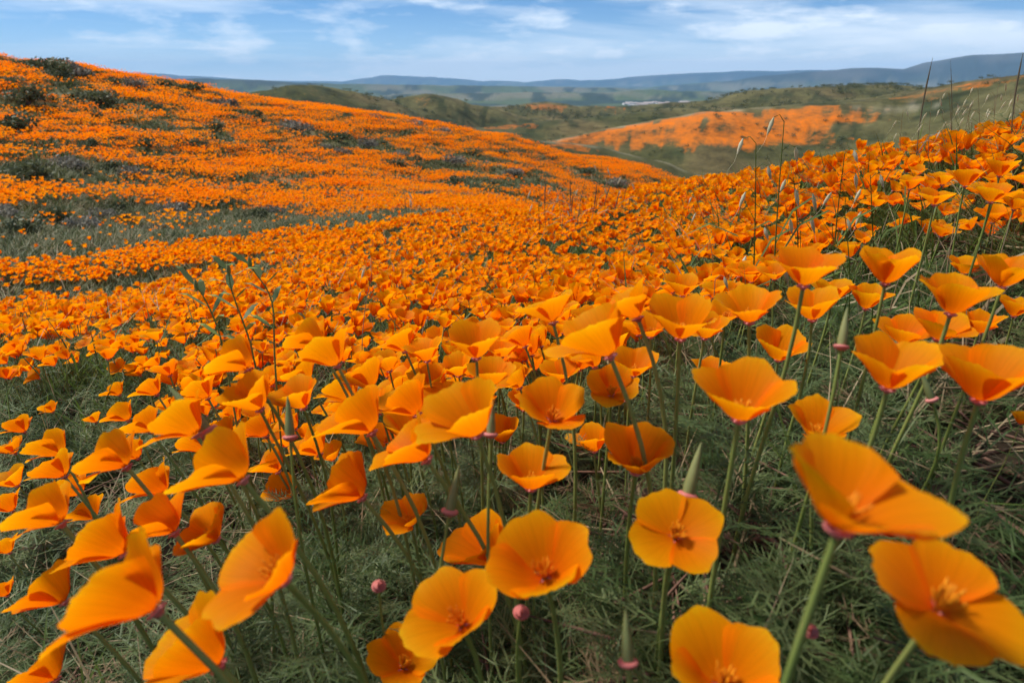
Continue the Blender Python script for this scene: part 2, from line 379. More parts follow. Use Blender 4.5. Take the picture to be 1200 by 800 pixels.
M_SHRUB = leafy('shrub_leaf', (.055, .075, .030), (.14, .15, .075), .3, .6, 1.2)
M_SAGE = leafy('sage_leaf', (.15, .135, .105), (.27, .245, .19), .2, .7, 1.5)
M_TUFT = leafy('hollow_grass', (.055, .08, .022), (.17, .165, .075), .3, .6, 1.0, .5)
M_WOOD = leafy('shrub_wood', (.09, .065, .045), (.16, .12, .09), 0, .85, 20)

def ground_mat():
    m, n, l = mat('soil_and_turf')
    o = N(n, 'ShaderNodeOutputMaterial'); at = N(n, 'ShaderNodeAttribute', attribute_name='tone'); tc = N(n, 'ShaderNodeTexCoord'); fb = N(n, 'ShaderNodeAttribute', attribute_name='far_bloom')
    n1 = N(n, 'ShaderNodeTexNoise', Scale=26.0, Detail=8.0, Roughness=.7); l.new(tc.outputs['Object'], n1.inputs['Vector'])
    n2 = N(n, 'ShaderNodeTexNoise', Scale=.55, Detail=9.0, Roughness=.72); l.new(tc.outputs['Object'], n2.inputs['Vector'])
    n3 = N(n, 'ShaderNodeTexNoise', Scale=.11, Detail=10.0, Roughness=.74, Distortion=.6); l.new(tc.outputs['Object'], n3.inputs['Vector'])
    def mth(op, a, b, clamp=False):
        q = N(n, 'ShaderNodeMath', operation=op); q.use_clamp = clamp
        for k, v in enumerate((a, b)):
            if isinstance(v, (int, float)): q.inputs[k].default_value = v
            else: l.new(v, q.inputs[k])
        return q.outputs[0]
    ad = mth('ADD', n1.outputs[0], n2.outputs[0])
    mr = N(n, 'ShaderNodeMapRange'); mr.inputs[1].default_value = .65; mr.inputs[2].default_value = 1.35; mr.inputs[3].default_value = .6; mr.inputs[4].default_value = 1.4
    l.new(ad, mr.inputs[0])
    m3 = N(n, 'ShaderNodeMapRange'); m3.inputs[1].default_value = .3; m3.inputs[2].default_value = .7; m3.inputs[3].default_value = .38; m3.inputs[4].default_value = 1.55
    l.new(n3.outputs[0], m3.inputs[0])
    k = mth('MULTIPLY', mr.outputs[0], m3.outputs[0])
    mx = N(n, 'ShaderNodeMix', data_type='RGBA', blend_type='MULTIPLY'); mx.inputs[0].default_value = 1
    l.new(at.outputs['Color'], mx.inputs[6]); l.new(k, mx.inputs[7])
    # flowers too far off to tell apart: speckled drifts
    t = mth('ADD', mth('MULTIPLY', fb.outputs['Fac'], .62), mth('MULTIPLY', n3.outputs[0], .8)); t = mth('ADD', t, mth('MULTIPLY', n2.outputs[0], .9))
    f = N(n, 'ShaderNodeMapRange'); f.inputs[1].default_value = 1.14; f.inputs[2].default_value = 1.62; l.new(t, f.inputs[0])
    mo = N(n, 'ShaderNodeMix', data_type='RGBA'); l.new(f.outputs[0], mo.inputs[0]); l.new(mx.outputs[2], mo.inputs[6]); mo.inputs[7].default_value = (.56, .135, .006, 1)
    b = N(n, 'ShaderNodeBsdfPrincipled', Roughness=.95); b.inputs['Specular IOR Level'].default_value = .1
    bp = N(n, 'ShaderNodeBump', Strength=.8, Distance=.012); l.new(n1.outputs[0], bp.inputs['Height']); l.new(bp.outputs[0], b.inputs['Normal'])
    l.new(mo.outputs[2], b.inputs['Base Color']); l.new(b.outputs[0], o.inputs[0])
    return m
M_GROUND = ground_mat()

# ------------------------------------------------------------------ mesh helpers
def mesh_np(name, verts, faces, mats, smooth=True, fmat=None, uv=None):
    me = bpy.data.meshes.new(name)
    me.from_pydata([tuple(v) for v in verts], [], [tuple(f) for f in faces])
    for m in (mats if isinstance(mats, (list, tuple)) else [mats]): me.materials.append(m)
    if smooth: me.polygons.foreach_set('use_smooth', np.ones(len(me.polygons), bool))
    if fmat is not None: me.polygons.foreach_set('material_index', np.asarray(fmat, np.int32))
    if uv is not None:
        lay = me.uv_layers.new(name='UVMap')
        idx = np.empty(len(me.loops), np.int32); me.loops.foreach_get('vertex_index', idx)
        lay.data.foreach_set('uv', np.asarray(uv, np.float32)[idx].ravel())
    me.update()
    return me
def link(name, me, parent=None, loc=None):
    o = bpy.data.objects.new(name, me); col.objects.link(o)
    if parent is not None: o.parent = parent
    if loc is not None: o.location = loc
    return o
def tag(o, label, cat=None, group=None, kind=None):
    o['label'] = label
    if cat: o['category'] = cat
    if group: o['group'] = group
    if kind: o['kind'] = kind
    return o
class MB:
    def __init__(s): s.v, s.f, s.m, s.uv = [], [], [], []
    def add(s, v, f, mi=0, uv=None):
        b = len(s.v); s.v += [tuple(p) for p in v]; s.f += [tuple(b + i for i in q) for q in f]; s.m += [mi] * len(f)
        s.uv += list(uv) if uv is not None else [(0, 0)] * len(v)
    def tube(s, pts, radii, n=6, mi=0, cap=False):
        pts = [np.asarray(p, float) for p in pts]; V, F = [], []
        for i, p in enumerate(pts):
            t = pts[min(i + 1, len(pts) - 1)] - pts[max(i - 1, 0)]; t = t / (np.linalg.norm(t) + 1e-9)
            a = np.cross(t, (0.31, .95, .08)); a /= np.linalg.norm(a) + 1e-9; b = np.cross(t, a)
            for k in range(n):
                q = 2 * math.pi * k / n; V.append(p + (a * math.cos(q) + b * math.sin(q)) * radii[i])
        for i in range(len(pts) - 1):
            for k in range(n):
                k2 = (k + 1) % n; F.append((i * n + k, i * n + k2, (i + 1) * n + k2, (i + 1) * n + k))
        if cap: F.append(tuple(range((len(pts) - 1) * n, len(pts) * n)))
        s.add(V, F, mi)
    def ribbon(s, pts, widths, side=None, mi=0):
        pts = [np.asarray(p, float) for p in pts]; V, F = [], []
        for i, p in enumerate(pts):
            t = pts[min(i + 1, len(pts) - 1)] - pts[max(i - 1, 0)]; t = t / (np.linalg.norm(t) + 1e-9)
            a = np.cross(t, (0, 0, 1)) if side is None else np.asarray(side, float)
            a = a / (np.linalg.norm(a) + 1e-9) * widths[i] * .5
            V += [p - a, p + a]
        for i in range(len(pts) - 1): F.append((2 * i, 2 * i + 1, 2 * i + 3, 2 * i + 2))
        s.add(V, F, mi)
    def mesh(s, name, mats, smooth=True): return mesh_np(name, s.v, s.f, mats, smooth, s.m, s.uv)

# ------------------------------------------------------------------ ground: one sheet out to the far mountains
def build_ground():
    az = np.concatenate([np.arange(-180, -52, 4), np.arange(-52, 52, .17), np.arange(52, 180, 4)]) * math.pi / 180
    rs = np.exp(np.linspace(math.log(.12), math.log(18500), 500))
    na, nr = len(az), len(rs)
    X = rs[:, None] * np.sin(az)[None]; Y = rs[:, None] * np.cos(az)[None]
    Z = H(X, Y)
    V = np.concatenate([np.stack([X, Y, Z], -1).reshape(-1, 3), [[0, 0, H(np.array([0.]), np.array([.01]))[0]]]])
    i = np.arange(nr - 1)[:, None] * na; j = np.arange(na)[None]; j2 = (j + 1) % na
    F = np.stack([i + j, i + na + j, i + na + j2, i + j2], -1).reshape(-1, 4)
    me = bpy.data.meshes.new('ground')
    nf = len(F); ntri = na
    me.vertices.add(len(V)); me.vertices.foreach_set('co', V.astype(np.float32).ravel())
    c = len(V) - 1
    T = np.stack([np.full(na, c), np.arange(na), (np.arange(na) + 1) % na], -1)
    me.loops.add(nf * 4 + ntri * 3)
    me.loops.foreach_set('vertex_index', np.concatenate([F.ravel(), T.ravel()]).astype(np.int32))
    me.polygons.add(nf + ntri)
    me.polygons.foreach_set('loop_start', np.concatenate([np.arange(nf) * 4, nf * 4 + np.arange(ntri) * 3]).astype(np.int32))
    me.update(calc_edges=True); me.validate()
    me.polygons.foreach_set('use_smooth', np.ones(len(me.polygons), bool))
    x, y, z = V[:, 0], V[:, 1], V[:, 2]; r = np.hypot(x, y)
    def lerp(a, b, t): return a * (1 - t[:, None]) + np.asarray(b) * t[:, None]
    soil = np.array([.024, .016, .011]); olive = np.array([.045, .045, .018])
    n1 = fbm(x / .35, y / .35, 41, 4)
    c = lerp(np.tile(soil, (len(x), 1)), olive, sstep(.35, .65, n1) * .5 + .35 * sstep(1.5, 8, r))
    # turf of the hollow and the hill, straw patches between
    c = lerp(c, (.062, .068, .026), sstep(5, 14, r) * .8)
    c = lerp(c, (.22, .175, .10), sstep(.55, .72, fbm(x / 2.4, y / 1.2, 44, 4)) * sstep(6, 12, r) * .6)
    b = bloom(x, y)
    c = lerp(c, (.62, .17, .006), b * sstep(9, 26, r) * .75)
    # far hills
    far = sstep(80, 104, r)
    gn = fbm(x / 45, y / 45, 51, 5); gs = fbm(x / 9, y / 9, 52, 4)
    green = lerp(np.tile(np.array([.052, .054, .020]), (len(x), 1)), (.096, .086, .036), sstep(.35, .65, gn))
    green = lerp(green, (.15, .105, .05), sstep(.56, .72, fbm(x / 30, y / 30, 56, 4)) * .45)
    green = lerp(green, (.022, .032, .014), sstep(.56, .64, gs) * .75)
    fb = np.clip(patch(x, y, FARB, 1.1), 0, 1) * far
    green = lerp(green, (.34, .30, .23), patch(x, y, PALE, 1.0))
    for pts, wd in ((ridges[0][0][1:], 1.0), (ridges[1][0][1:5], 1.6)):      # trodden paths along two crests
        pw = np.array([P(*q) for q in pts]); best = np.full(x.shape, 1e9)
        for a_, b_ in zip(pw[:-1], pw[1:]):
            ab = b_[:2] - a_[:2]; t = np.clip(((x - a_[0]) * ab[0] + (y - a_[1]) * ab[1]) / (ab @ ab), 0, 1)
            best = np.minimum(best, np.hypot(x - a_[0] - t * ab[0], y - a_[1] - t * ab[1]))
        green = lerp(green, (.30, .26, .17), (1 - sstep(wd * .5, wd * 1.5, best)) * .5)
    c = lerp(c, green, far)
    # the plain: fields, dry ground, groves
    pl = sstep(850, 1400, r)
    fld = fbm(x / 420, y / 300, 61, 4); grv = fbm(x / 150, y / 420, 62, 5)
    pc = lerp(np.tile(np.array([.07, .095, .035]), (len(x), 1)), (.14, .135, .085), sstep(.45, .62, fld))
    pc = lerp(pc, (.025, .04, .025), sstep(.50, .58, grv) * .9)
    c = lerp(c, pc, pl)
    mt = sstep(-60, 40, z) * sstep(3300, 3700, r)
    mc = lerp(np.tile(np.array([.030, .038, .026]), (len(x), 1)), (.08, .075, .055), sstep(.4, .7, fbm(x / 500, y / 500, 66, 5)))
    c = lerp(c, mc, mt)
    fa = me.attributes.new('far_bloom', 'FLOAT', 'POINT'); fa.data.foreach_set('value', fb.astype(np.float32))
    at = me.color_attributes.new('tone', 'FLOAT_COLOR', 'POINT')
    at.data.foreach_set('color', np.concatenate([c, np.ones((len(c), 1))], 1).astype(np.float32).ravel())
    me.materials.append(M_GROUND)
    g = link('ground', me); g['kind'] = 'structure'
    g['label'] = 'poppy slope, hollow, green hills and far blue mountains'
    return g
build_ground()

# ------------------------------------------------------------------ haze: the air between here and the mountains
def build_haze():
    me = bpy.data.meshes.new('haze')
    x, y0, y1, z0, z1 = 18800, -18800, 18800, -420, 430
    v = [(sx * x, yy, zz) for zz in (z0, z1) for yy in (y0, y1) for sx in (-1, 1)]
    f = [(0, 2, 3, 1), (4, 5, 7, 6), (0, 1, 5, 4), (2, 6, 7, 3), (0, 4, 6, 2), (1, 3, 7, 5)]
    me.from_pydata(v, [], f)
    m, n, l = mat('haze')
    o = N(n, 'ShaderNodeOutputMaterial'); p = N(n, 'ShaderNodeVolumePrincipled')
    p.inputs['Color'].default_value = (.32, .62, 1.0, 1); p.inputs['Density'].default_value = HAZE; p.inputs['Anisotropy'].default_value = 0.0
    l.new(p.outputs[0], o.inputs['Volume'])
    me.materials.append(m)
    h = link('haze', me); tag(h, 'thin blue haze in the air over the far plain', None, None, 'stuff')
HAZE = 6.3e-5
build_haze()

# ------------------------------------------------------------------ poppies
def petal_grid(kind, k, rs, nu, nv, wind):
    """one petal in flower space (axis +Z, petal length 1); wind = how far the cup is blown towards -X"""
    ph = k * math.pi / 2 + rs['phi']
    a0, a1, a2 = {'g': (64, 32, 54), 'b': (68, 42, 64), 'o': (76, 66, 84), 'c': (46, 12, 18), 'w': (62, 36, 56)}[kind]
    lee = math.cos(ph - math.pi)                       # +1 for the petal on the lee (-X) side
    dv = rs['da'][k] + wind * 24 * lee
    W = {'g': .66, 'b': .70, 'o': .74, 'c': .58, 'w': .68}[kind] * rs['wd'][k]
    s = np.linspace(0, 1, nv + 1); u = np.linspace(-1, 1, nu + 1)
    # dense line along the petal
    ss = np.linspace(0, 1, 41); e1 = np.clip(ss / .38, 0, 1); e1 = e1 * e1 * (3 - 2 * e1); e2 = np.clip((ss - .25) / .75, 0, 1) ** 1.6; e3 = np.clip(ss * 1.7, 0, 1); e3 = e3 * e3 * (3 - 2 * e3)
    aa = np.radians(a0 + (a1 - a0) * e1 + (a2 - a1) * e2 + dv * e3)
    R = .045 + np.concatenate([[0], np.cumsum(np.sin(aa[:-1]) / 40)]); Zc = np.concatenate([[0], np.cumsum(np.cos(aa[:-1]) / 40)])
    in_ = .035 if k % 2 else 0.0
    V, UV = [], []
    for si in s:
        for ui in u:
            ed = 1 - .30 * abs(ui) ** 2.6 + .035 * math.sin(rs['f1'][k] * ui + rs['p1'][k]) + .02 * math.sin(rs['f2'][k] * ui + rs['p2'][k])
            t = min(si * ed, 1.06)
            r = np.interp(t, ss, R) if t <= 1 else R[-1] + (t - 1) * math.sin(aa[-1])
            z = np.interp(t, ss, Zc) if t <= 1 else Zc[-1] + (t - 1) * math.cos(aa[-1])
            al_t = np.interp(t, ss, aa)
            wv = W * (1 - (1 - min(t, 1)) ** 1.5) * (1 - .16 * max(t - .72, 0) / .28)
            Rc = max(r * 1.12, .10) + .32 * max(t - .35, 0)
            ang = ui * wv / Rc
            if abs(ang) > 1.9: ang = math.copysign(1.9, ang)
            lat = Rc * math.sin(ang); inn = Rc * (1 - math.cos(ang))
            ruf = rs['ru'] * t ** 2.2 * (math.sin(rs['f1'][k] * .8 * ui + rs['p2'][k]) * .6 + abs(ui) ** 2 * math.sin(rs['f2'][k] * ui + rs['p1'][k])) + .010 * t ** 8 * math.sin(31 * ui + rs['p1'][k] * 3)
            nr = r - inn * .92 - in_ * t + ruf * math.cos(al_t); nz = z - ruf * math.sin(al_t) + .10 * abs(ui) ** 2 * t * (1 if kind == 'o' else .25)
            x = nr * math.cos(ph) - lat * math.sin(ph); y = nr * math.sin(ph) + lat * math.cos(ph)
            x -= wind * .38 * max(nz, 0) ** 1.5
            nz -= wind * .10 * max(-x, 0) * t
            V.append((x, y, nz)); UV.append((ui * .5 + .5, t))
    F = [(i * (nu + 1) + j, i * (nu + 1) + j + 1, (i + 1) * (nu + 1) + j + 1, (i + 1) * (nu + 1) + j) for i in range(nv) for j in range(nu)]
    return np.array(V), F, UV
def rand_shape(r):
    return dict(phi=r.uniform(0, 6.28), da=[r.uniform(-13, 13) for _ in range(4)], wd=[r.uniform(.92, 1.06) for _ in range(4)],
                f1=[r.uniform(3, 6) for _ in range(4)], p1=[r.uniform(0, 6.28) for _ in range(4)], f2=[r.uniform(8, 15) for _ in range(4)], p2=[r.uniform(0, 6.28) for _ in range(4)],
                ru=r.uniform(.02, .06))
def flower_data(kind, seed, nu, nv, wind):
    r = random.Random(seed); rs = rand_shape(r)
    ps = [petal_grid(kind, k, rs, nu, nv, wind) for k in range(4)]
    allv = np.concatenate([p[0] for p in ps])
    ext = max(np.ptp(allv[:, 0]), np.ptp(allv[:, 1]))
    return [(v / ext, f, uv) for v, f, uv in ps], (allv.min(0) + allv.max(0)) / 2 / ext
_fl_cache = {}
def flower_meshes(kind, seed, nu=18, nv=12, wind=0.0):
    """petal, rim and stamen meshes of a flower one unit across, shared by all copies"""
    key = (kind, seed, nu, wind)
    if key not in _fl_cache:
        ps, c = flower_data(kind, seed, nu, nv, wind)
        pm = [mesh_np('petal', v, f, M_PETAL, True, None, uv) for v, f, uv in ps]
        b = MB()                                    # pink collar under the petals
        prof = [(.030, -.065), (.045, -.040), (.084, -.024), (.090, -.014), (.072, -.005), (.040, -.003)]
        V = [(q * math.cos(a), q * math.sin(a), z) for q, z in prof for a in np.linspace(0, 2 * math.pi, 10, endpoint=False)]
        F = [(i * 10 + j, i * 10 + (j + 1) % 10, (i + 1) * 10 + (j + 1) % 10, (i + 1) * 10 + j) for i in range(5) for j in range(10)]
        b.add(V, F); rim = b.mesh('calyx_rim', M_RIM)
        b = MB(); r = random.Random(seed + 5)
        for i in range(22):
            a = i * 2.4; t = r.uniform(.08, .5); L = r.uniform(.12, .20)
            p0 = np.array((.02 * math.cos(a), .02 * math.sin(a), .01)); d = np.array((math.sin(t) * math.cos(a), math.sin(t) * math.sin(a), math.cos(t)))
            b.tube([p0, p0 + d * L * .5, p0 + d * L, p0 + d * L * 1.15], [.005, .006, .014, .005], 4)
        st = b.mesh('stamens', M_STAMEN)
        _fl_cache[key] = (pm, rim, st, c)
    return _fl_cache[key]
def axis_quat(lx, ly): return Vector((0, 0, 1)).rotation_difference(Vector((lx, ly, 1)).normalized())
def stem_mesh(top, axis, base, rad_top=.0016, rad_base=.0024, n=6, seg=8):
    """stem from the ground up into the flower: leaves the flower along its axis, then hangs to the base"""
    top, axis, base = np.asarray(top, float), np.asarray(axis, float), np.asarray(base, float)
    L = np.linalg.norm(top - base); p1 = top - axis * L * .35; p2 = base + np.array((0, 0, L * .45)) + (top - base) * np.array((.1, .1, 0))
    ts = np.linspace(0, 1, seg + 1)
    pts = [(1 - t) ** 3 * base + 3 * (1 - t) ** 2 * t * p2 + 3 * (1 - t) * t * t * p1 + t ** 3 * top for t in ts]
    b = MB(); b.tube(pts, [rad_base + (rad_top - rad_base) * t for t in ts], n)
    return b.mesh('stem', M_STEM)
def build_poppy(head, D, kind, seed, lx, ly, wind, hi=True):
    """head: where the middle of the flower is. The poppy's own origin is at the foot of its stem."""
    pm, rim, st, c = flower_meshes(kind, seed, 18 if hi else 8, 12 if hi else 6, wind)
    q = axis_quat(lx, ly)
    rot = q
    c_w = rot @ (Vector(c) * D)
    bot = Vector(head) - c_w
    ax = rot @ Vector((0, 0, 1))
    # foot of the stem: below, shifted against the lean
    hgt = max(bot.z - H(np.array([bot.x]), np.array([bot.y]))[0], .05)
    fx, fy = bot.x - lx * hgt * .35 + random.uniform(-.02, .02), bot.y - ly * hgt * .25 + random.uniform(0, .03)
    fz = H(np.array([fx]), np.array([fy]))[0] - .008
    root = bpy.data.objects.new('poppy', None); col.objects.link(root); root.location = (fx, fy, fz); root.empty_display_size = .02
    off = bot - root.location
    for k in range(4):
        o = link('petal', pm[k], root); o.location = off; o.rotation_mode = 'QUATERNION'; o.rotation_quaternion = rot; o.scale = (D, D, D)
    for nm, me in (('calyx_rim', rim), ('stamens', st)):
        o = link(nm, me, root); o.location = off; o.rotation_mode = 'QUATERNION'; o.rotation_quaternion = rot; o.scale = (D * 1.0,) * 3
    k = D / .058
    me = stem_mesh(off - ax * D * .04, ax, (0, 0, 0), .0015 * k, .0021 * k)
    link('stem', me, root)
    if hi:
        ring = np.array([v.co for v in me.vertices]).reshape(-1, 6, 3).mean(1)
        for q in (random.choice((1, 2)), random.choice((3, 4))):
            o = link('leaf', random.choice(STEM_LEAF), root); o.location = ring[q]; o.rotation_euler = (0, 0, random.uniform(0, 6.28)); o.scale = (random.uniform(.7, 1.1),) * 3
    return root

# the larger poppies one can tell apart: x, y and width in the photograph, shape, lean to the side, lean away(+)/towards(-), wind, label
HERO = [
    (300, 668, 138, 'b', -.45, -.28, .7, 'big poppy cup blown over, pale inner petals facing up beside the low wedge-shaped poppy'),
    (135, 697, 140, 'w', -.75, -.10, 1.0, 'large wedge-shaped poppy flattened sideways by the wind over bare twiggy ground'),
    (214, 768, 118, 'w', -.55, -.25, .8, 'wind-swept poppy with folded lower petals, under the big tilted cup'),
    (45, 785, 62, 'w', -.5, -.1, .6, 'small low poppy below the large flattened wedge-shaped poppy'),
    (50, 696, 74, 'w', -.6, -.15, .8, 'pointed poppy with one upright petal, behind the large flattened wedge-shaped poppy'),
    (116, 633, 88, 'w', -.6, -.3, .7, 'half-open poppy with shaded throat touching another wind-blown poppy'),
    (178, 611, 84, 'w', -.55, -.05, .8, 'wind-blown poppy with one petal tip raised, leaning on its half-open neighbour'),
    (42, 603, 84, 'w', -.55, -.1, .8, 'wedge-shaped poppy with a dry bud cap stuck on its petal tip'),
    (4, 640, 30, 'w', -.3, -.1, .5, None), (236, 622, 72, 'b', -.5, -.2, .5, 'poppy with spread petals half hidden behind the big tilted cup'),
    (247, 547, 98, 'w', -.6, -.12, .9, 'broad poppy like an open fan, showing its smooth outer petal above twigs'),
    (176, 566, 58, 'w', -.6, -.1, .8, 'narrow pointed poppy tucked under the broad fan-shaped poppy'),
    (120, 539, 76, 'w', -.65, -.05, 1.0, 'ragged poppy with jagged torn-looking petal edges over the leafless gap'),
    (62, 549, 50, 'w', -.5, -.1, .8, None), (52, 526, 46, 'w', -.5, 0, .8, None), (9, 524, 34, 'g', -.3, 0, .4, None), (12, 562, 40, 'g', -.4, -.1, .4, None), (6, 590, 36, 'w', -.4, -.1, .5, None),
    (393, 571, 78, 'w', -.6, -.2, .7, 'smooth fan-shaped poppy on its own beside the flower with the shortest stem'),
    (473, 604, 62, 'b', -.15, -.15, .3, 'smaller open poppy cup above the pink seed collar'),
    (470, 526, 88, 'w', -.55, -.1, .8, 'wind-blown poppy crowding against two tall goblet poppies'),
    (538, 488, 102, 'g', -.30, -.1, .5, 'wide yellow-rimmed goblet poppy with a green seed pod in front of it'),
    (625, 552, 84, 'g', .02, -.05, 0.0, 'neat upright goblet poppy with red base standing clear of its neighbours'),
    (645, 479, 88, 'b', .10, -.25, .2, 'poppy with three raised petals and one drooping to the side'),
    (690, 516, 54, 'g', -.1, .1, .3, 'small deep orange poppy seen edge-on beside the notched cup'),
    (749, 533, 88, 'g', .05, -.12, .1, 'poppy cup with a deep notch between its front petals'),
    (793, 624, 112, 'o', -.05, -.48, 0.0, 'flat wide-open poppy showing all four petals and dark stamens'),
    (633, 655, 120, 'b', -.20, -.38, .15, 'large pale-edged poppy facing outward with dark stamens in its throat'),
    (556, 641, 72, 'w', -.35, -.3, .4, 'poppy half hidden behind the large pale-edged poppy'),
    (528, 716, 116, 'b', -.25, -.30, .3, 'soft rounded poppy facing up above a crumpled darker one'),
    (473, 772, 86, 'b', .1, -.2, .2, 'crumpled darker poppy under the soft rounded poppy'),
    (846, 782, 140, 'b', -.05, -.25, .1, 'rounded poppy with two tall overlapping petals beside the pink-based seed pod'),
    (1110, 704, 172, 'o', .12, -.22, -.1, 'very large open poppy with spread petals low over grey-green leaves'),
    (1017, 582, 200, 'b', .14, .02, -.5, 'widest poppy of all, petals swept flat like a tilted saucer'),
    (966, 497, 80, 'g', -.1, -.15, 0.0, 'crinkled poppy directly behind the saucer-shaped one'),
    (870, 467, 110, 'g', 0, -.08, 0.0, 'funnel-shaped poppy with deep pink base on a straight stem'),
    (1048, 430, 106, 'g', .02, -.05, 0.0, 'smooth goblet poppy with flared rim overlapping the next goblet'),
    (1157, 438, 108, 'g', .02, -.05, 0.0, 'goblet poppy with flat broad rim and dark red base'),
    (1120, 346, 84, 'g', .05, 0, 0.0, 'trim cone-shaped poppy with a level rim above shorter poppies'),
    (946, 316, 88, 'g', 0, 0, 0.0, 'tallest barrel-shaped poppy standing above the others near the wild oats'),
    (1042, 311, 70, 'g', 0, 0, 0.0, 'barrel-shaped poppy rising alone before the pale grass tangle'),
    (1182, 317, 70, 'g', .05, 0, 0.0, 'barrel-shaped poppy above the dry grass at the crowded rim of the slope'),
    (950, 358, 64, 'g', -.1, 0, 0.1, 'poppy directly under the tallest barrel-shaped poppy'),
    (1020, 349, 48, 'g', 0, 0, 0.0, 'small cup poppy under the barrel-shaped poppy by the grass tangle'),
    (876, 361, 76, 'g', -.12, -.05, .2, 'plump poppy with rolled rim beside the tallest barrel-shaped poppy'),
    (916, 406, 60, 'g', -.1, -.2, 0.1, 'low poppy between the funnel-shaped poppy and the barrel-shaped ones'),
    (1060, 388, 62, 'b', .0, -.1, 0.0, None), (1106, 384, 66, 'b', .05, -.1, 0.0, None), (1150, 377, 46, 'g', .1, 0, 0.0, None), (1194, 360, 40, 'g', 0, 0, 0, None),
    (795, 376, 82, 'g', -.05, -.05, 0.1, 'poppy with wide folded petals in the cluster of four overlapping cups'),
    (762, 384, 50, 'g', -.1, -.1, .2, None), (826, 384, 54, 'g', .05, -.05, 0, None), (848, 366, 50, 'b', 0, 0, .1, None),
    (728, 357, 78, 'w', -.3, 0, .6, 'wind-blown poppy with raised stacked petals behind the cluster of cups'),
    (640, 363, 64, 'w', -.15, 0, .4, 'tall smooth poppy swept to a peak, high on its stem'),
    (686, 396, 92, 'w', -.30, -.1, .5, 'broad poppy with curled petal lip and one stray petal'),
    (744, 427, 56, 'b', .05, -.12, 0, 'poppy with a thin stalk crossing its open cup'), (718, 456, 62, 'b', -.05, -.35, .1, 'poppy with two side petals drooping flat like wings'),
    (656, 437, 46, 'g', -.1, -.1, .1, None), (554, 401, 68, 'g', -.05, 0, .1, 'tall barrel-like poppy rising out of the thickest cluster'), (576, 437, 58, 'g', 0, -.1, .1, None), (606, 396, 44, 'w', -.3, 0, .5, None),
    (496, 411, 48, 'g', -.1, 0, .2, None), (464, 400, 46, 'w', -.3, -.1, .5, None), (381, 413, 64, 'w', -.4, 0, .6, 'smooth peaked poppy on a bent stem beside the leafy weed'), (357, 397, 54, 'w', -.5, 0, .7, None),
    (262, 427, 66, 'w', -.55, 0, 1.0, 'flattened poppy stretched sideways beside the leafy weed'), (286, 466, 68, 'g', -.3, -.05, .5, None), (346, 462, 62, 'g', -.2, -.1, .4, None), (350, 438, 40, 'w', -.4, 0, .5, None),
    (232, 459, 42, 'w', -.4, 0, .6, None), (206, 497, 74, 'w', -.5, -.1, .8, None), (174, 456, 36, 'w', -.5, 0, .8, None), (133, 458, 25, 'w', -.4, 0, .7, None), (55, 479, 21, 'w', -.4, 0, .7, None), (108, 491, 19, 'w', -.4, 0, .6, None),
    (140, 485, 36, 'w', -.5, 0, .8, None), (162, 499, 48, 'w', -.5, 0, .8, None), (410, 491, 80, 'w', -.45, -.1, .7, 'large poppy shaped like a paper hat behind a closed green pod'), (424, 441, 52, 'w', -.3, 0, .5, None), (328, 440, 32, 'w', -.4, 0, .6, None),
    (500, 447, 46, 'g', -.1, -.1, .3, None), (471, 470, 66, 'w', -.4, -.1, .6, None), (532, 430, 44, 'g', -.1, 0, .2, None), (360, 522, 50, 'w', -.4, -.1, .6, None), (386, 532, 34, 'g', -.2, -.1, .3, None), (331, 573, 44, 'g', -.2, -.3, .3, None),
    (566, 460, 46, 'b', 0, -.2, .1, None), (603, 440, 42, 'g', 0, 0, .2, None), (440, 470, 50, 'g', -.2, 0, .4, None), (615, 470, 44, 'g', 0, -.1, .1, None),
    (800, 335, 42, 'g', 0, 0, .2, None), (880, 319, 32, 'g', 0, 0, 0, None), (835, 314, 22, 'g', 0, 0, 0, None), (976, 340, 46, 'g', 0, 0, 0, None), (985, 262, 26, 'b', 0, -.1, 0, None), (1107, 270, 34, 'b', .05, -.1, 0, None),
    (1097, 231, 44, 'b', 0, 0, 0, None), (1163, 226, 46, 'b', 0, 0, 0, None), (1192, 238, 36, 'b', .1, 0, 0, None), (1132, 207, 38, 'g', 0, 0, 0, None), (1104, 208, 34, 'g', 0, 0, 0, None), (1066, 214, 32, 'g', 0, 0, 0, None),
    (1132, 311, 42, 'b', 0, 0, 0, None), (832, 432, 42, 'g', 0, 0, 0, None), (1197, 490, 24, 'g', 0, 0, 0, None), (1175, 196, 36, 'g', 0, 0, 0, None), (1098, 266, 26, 'g', 0, 0, 0, None), (770, 320, 22, 'g', 0, 0, 0, None), (590, 350, 22, 'g', -.1, 0, .2, None), (300, 502, 46, 'w', -.45, 0, .7, None), (256, 507, 42, 'w', -.4, -.05, .6, None), (330, 512, 40, 'g', -.2, -.1, .4, None), (396, 457, 48, 'w', -.35, 0, .6, None), (452, 424, 42, 'g', -.15, 0, .3, None),
    (515, 466, 48, 'g', -.15, -.05, .3, None), (20, 500, 30, 'w', -.4, 0, .6, None), (78, 572, 42, 'w', -.5, -.05, .8, None), (2, 690, 30, 'w', -.4, 0, .6, None), (150, 530, 40, 'w', -.45, 0, .7, None), (310, 545, 44, 'w', -.4, -.05, .6, None), (225, 520, 44, 'w', -.5, 0, .7, None), (440, 515, 44, 'g', -.2, -.05, .3, None), (585, 505, 46, 'g', -.05, -.05, .1, None), (98, 600, 44, 'w', -.5, 0, .7, None)]
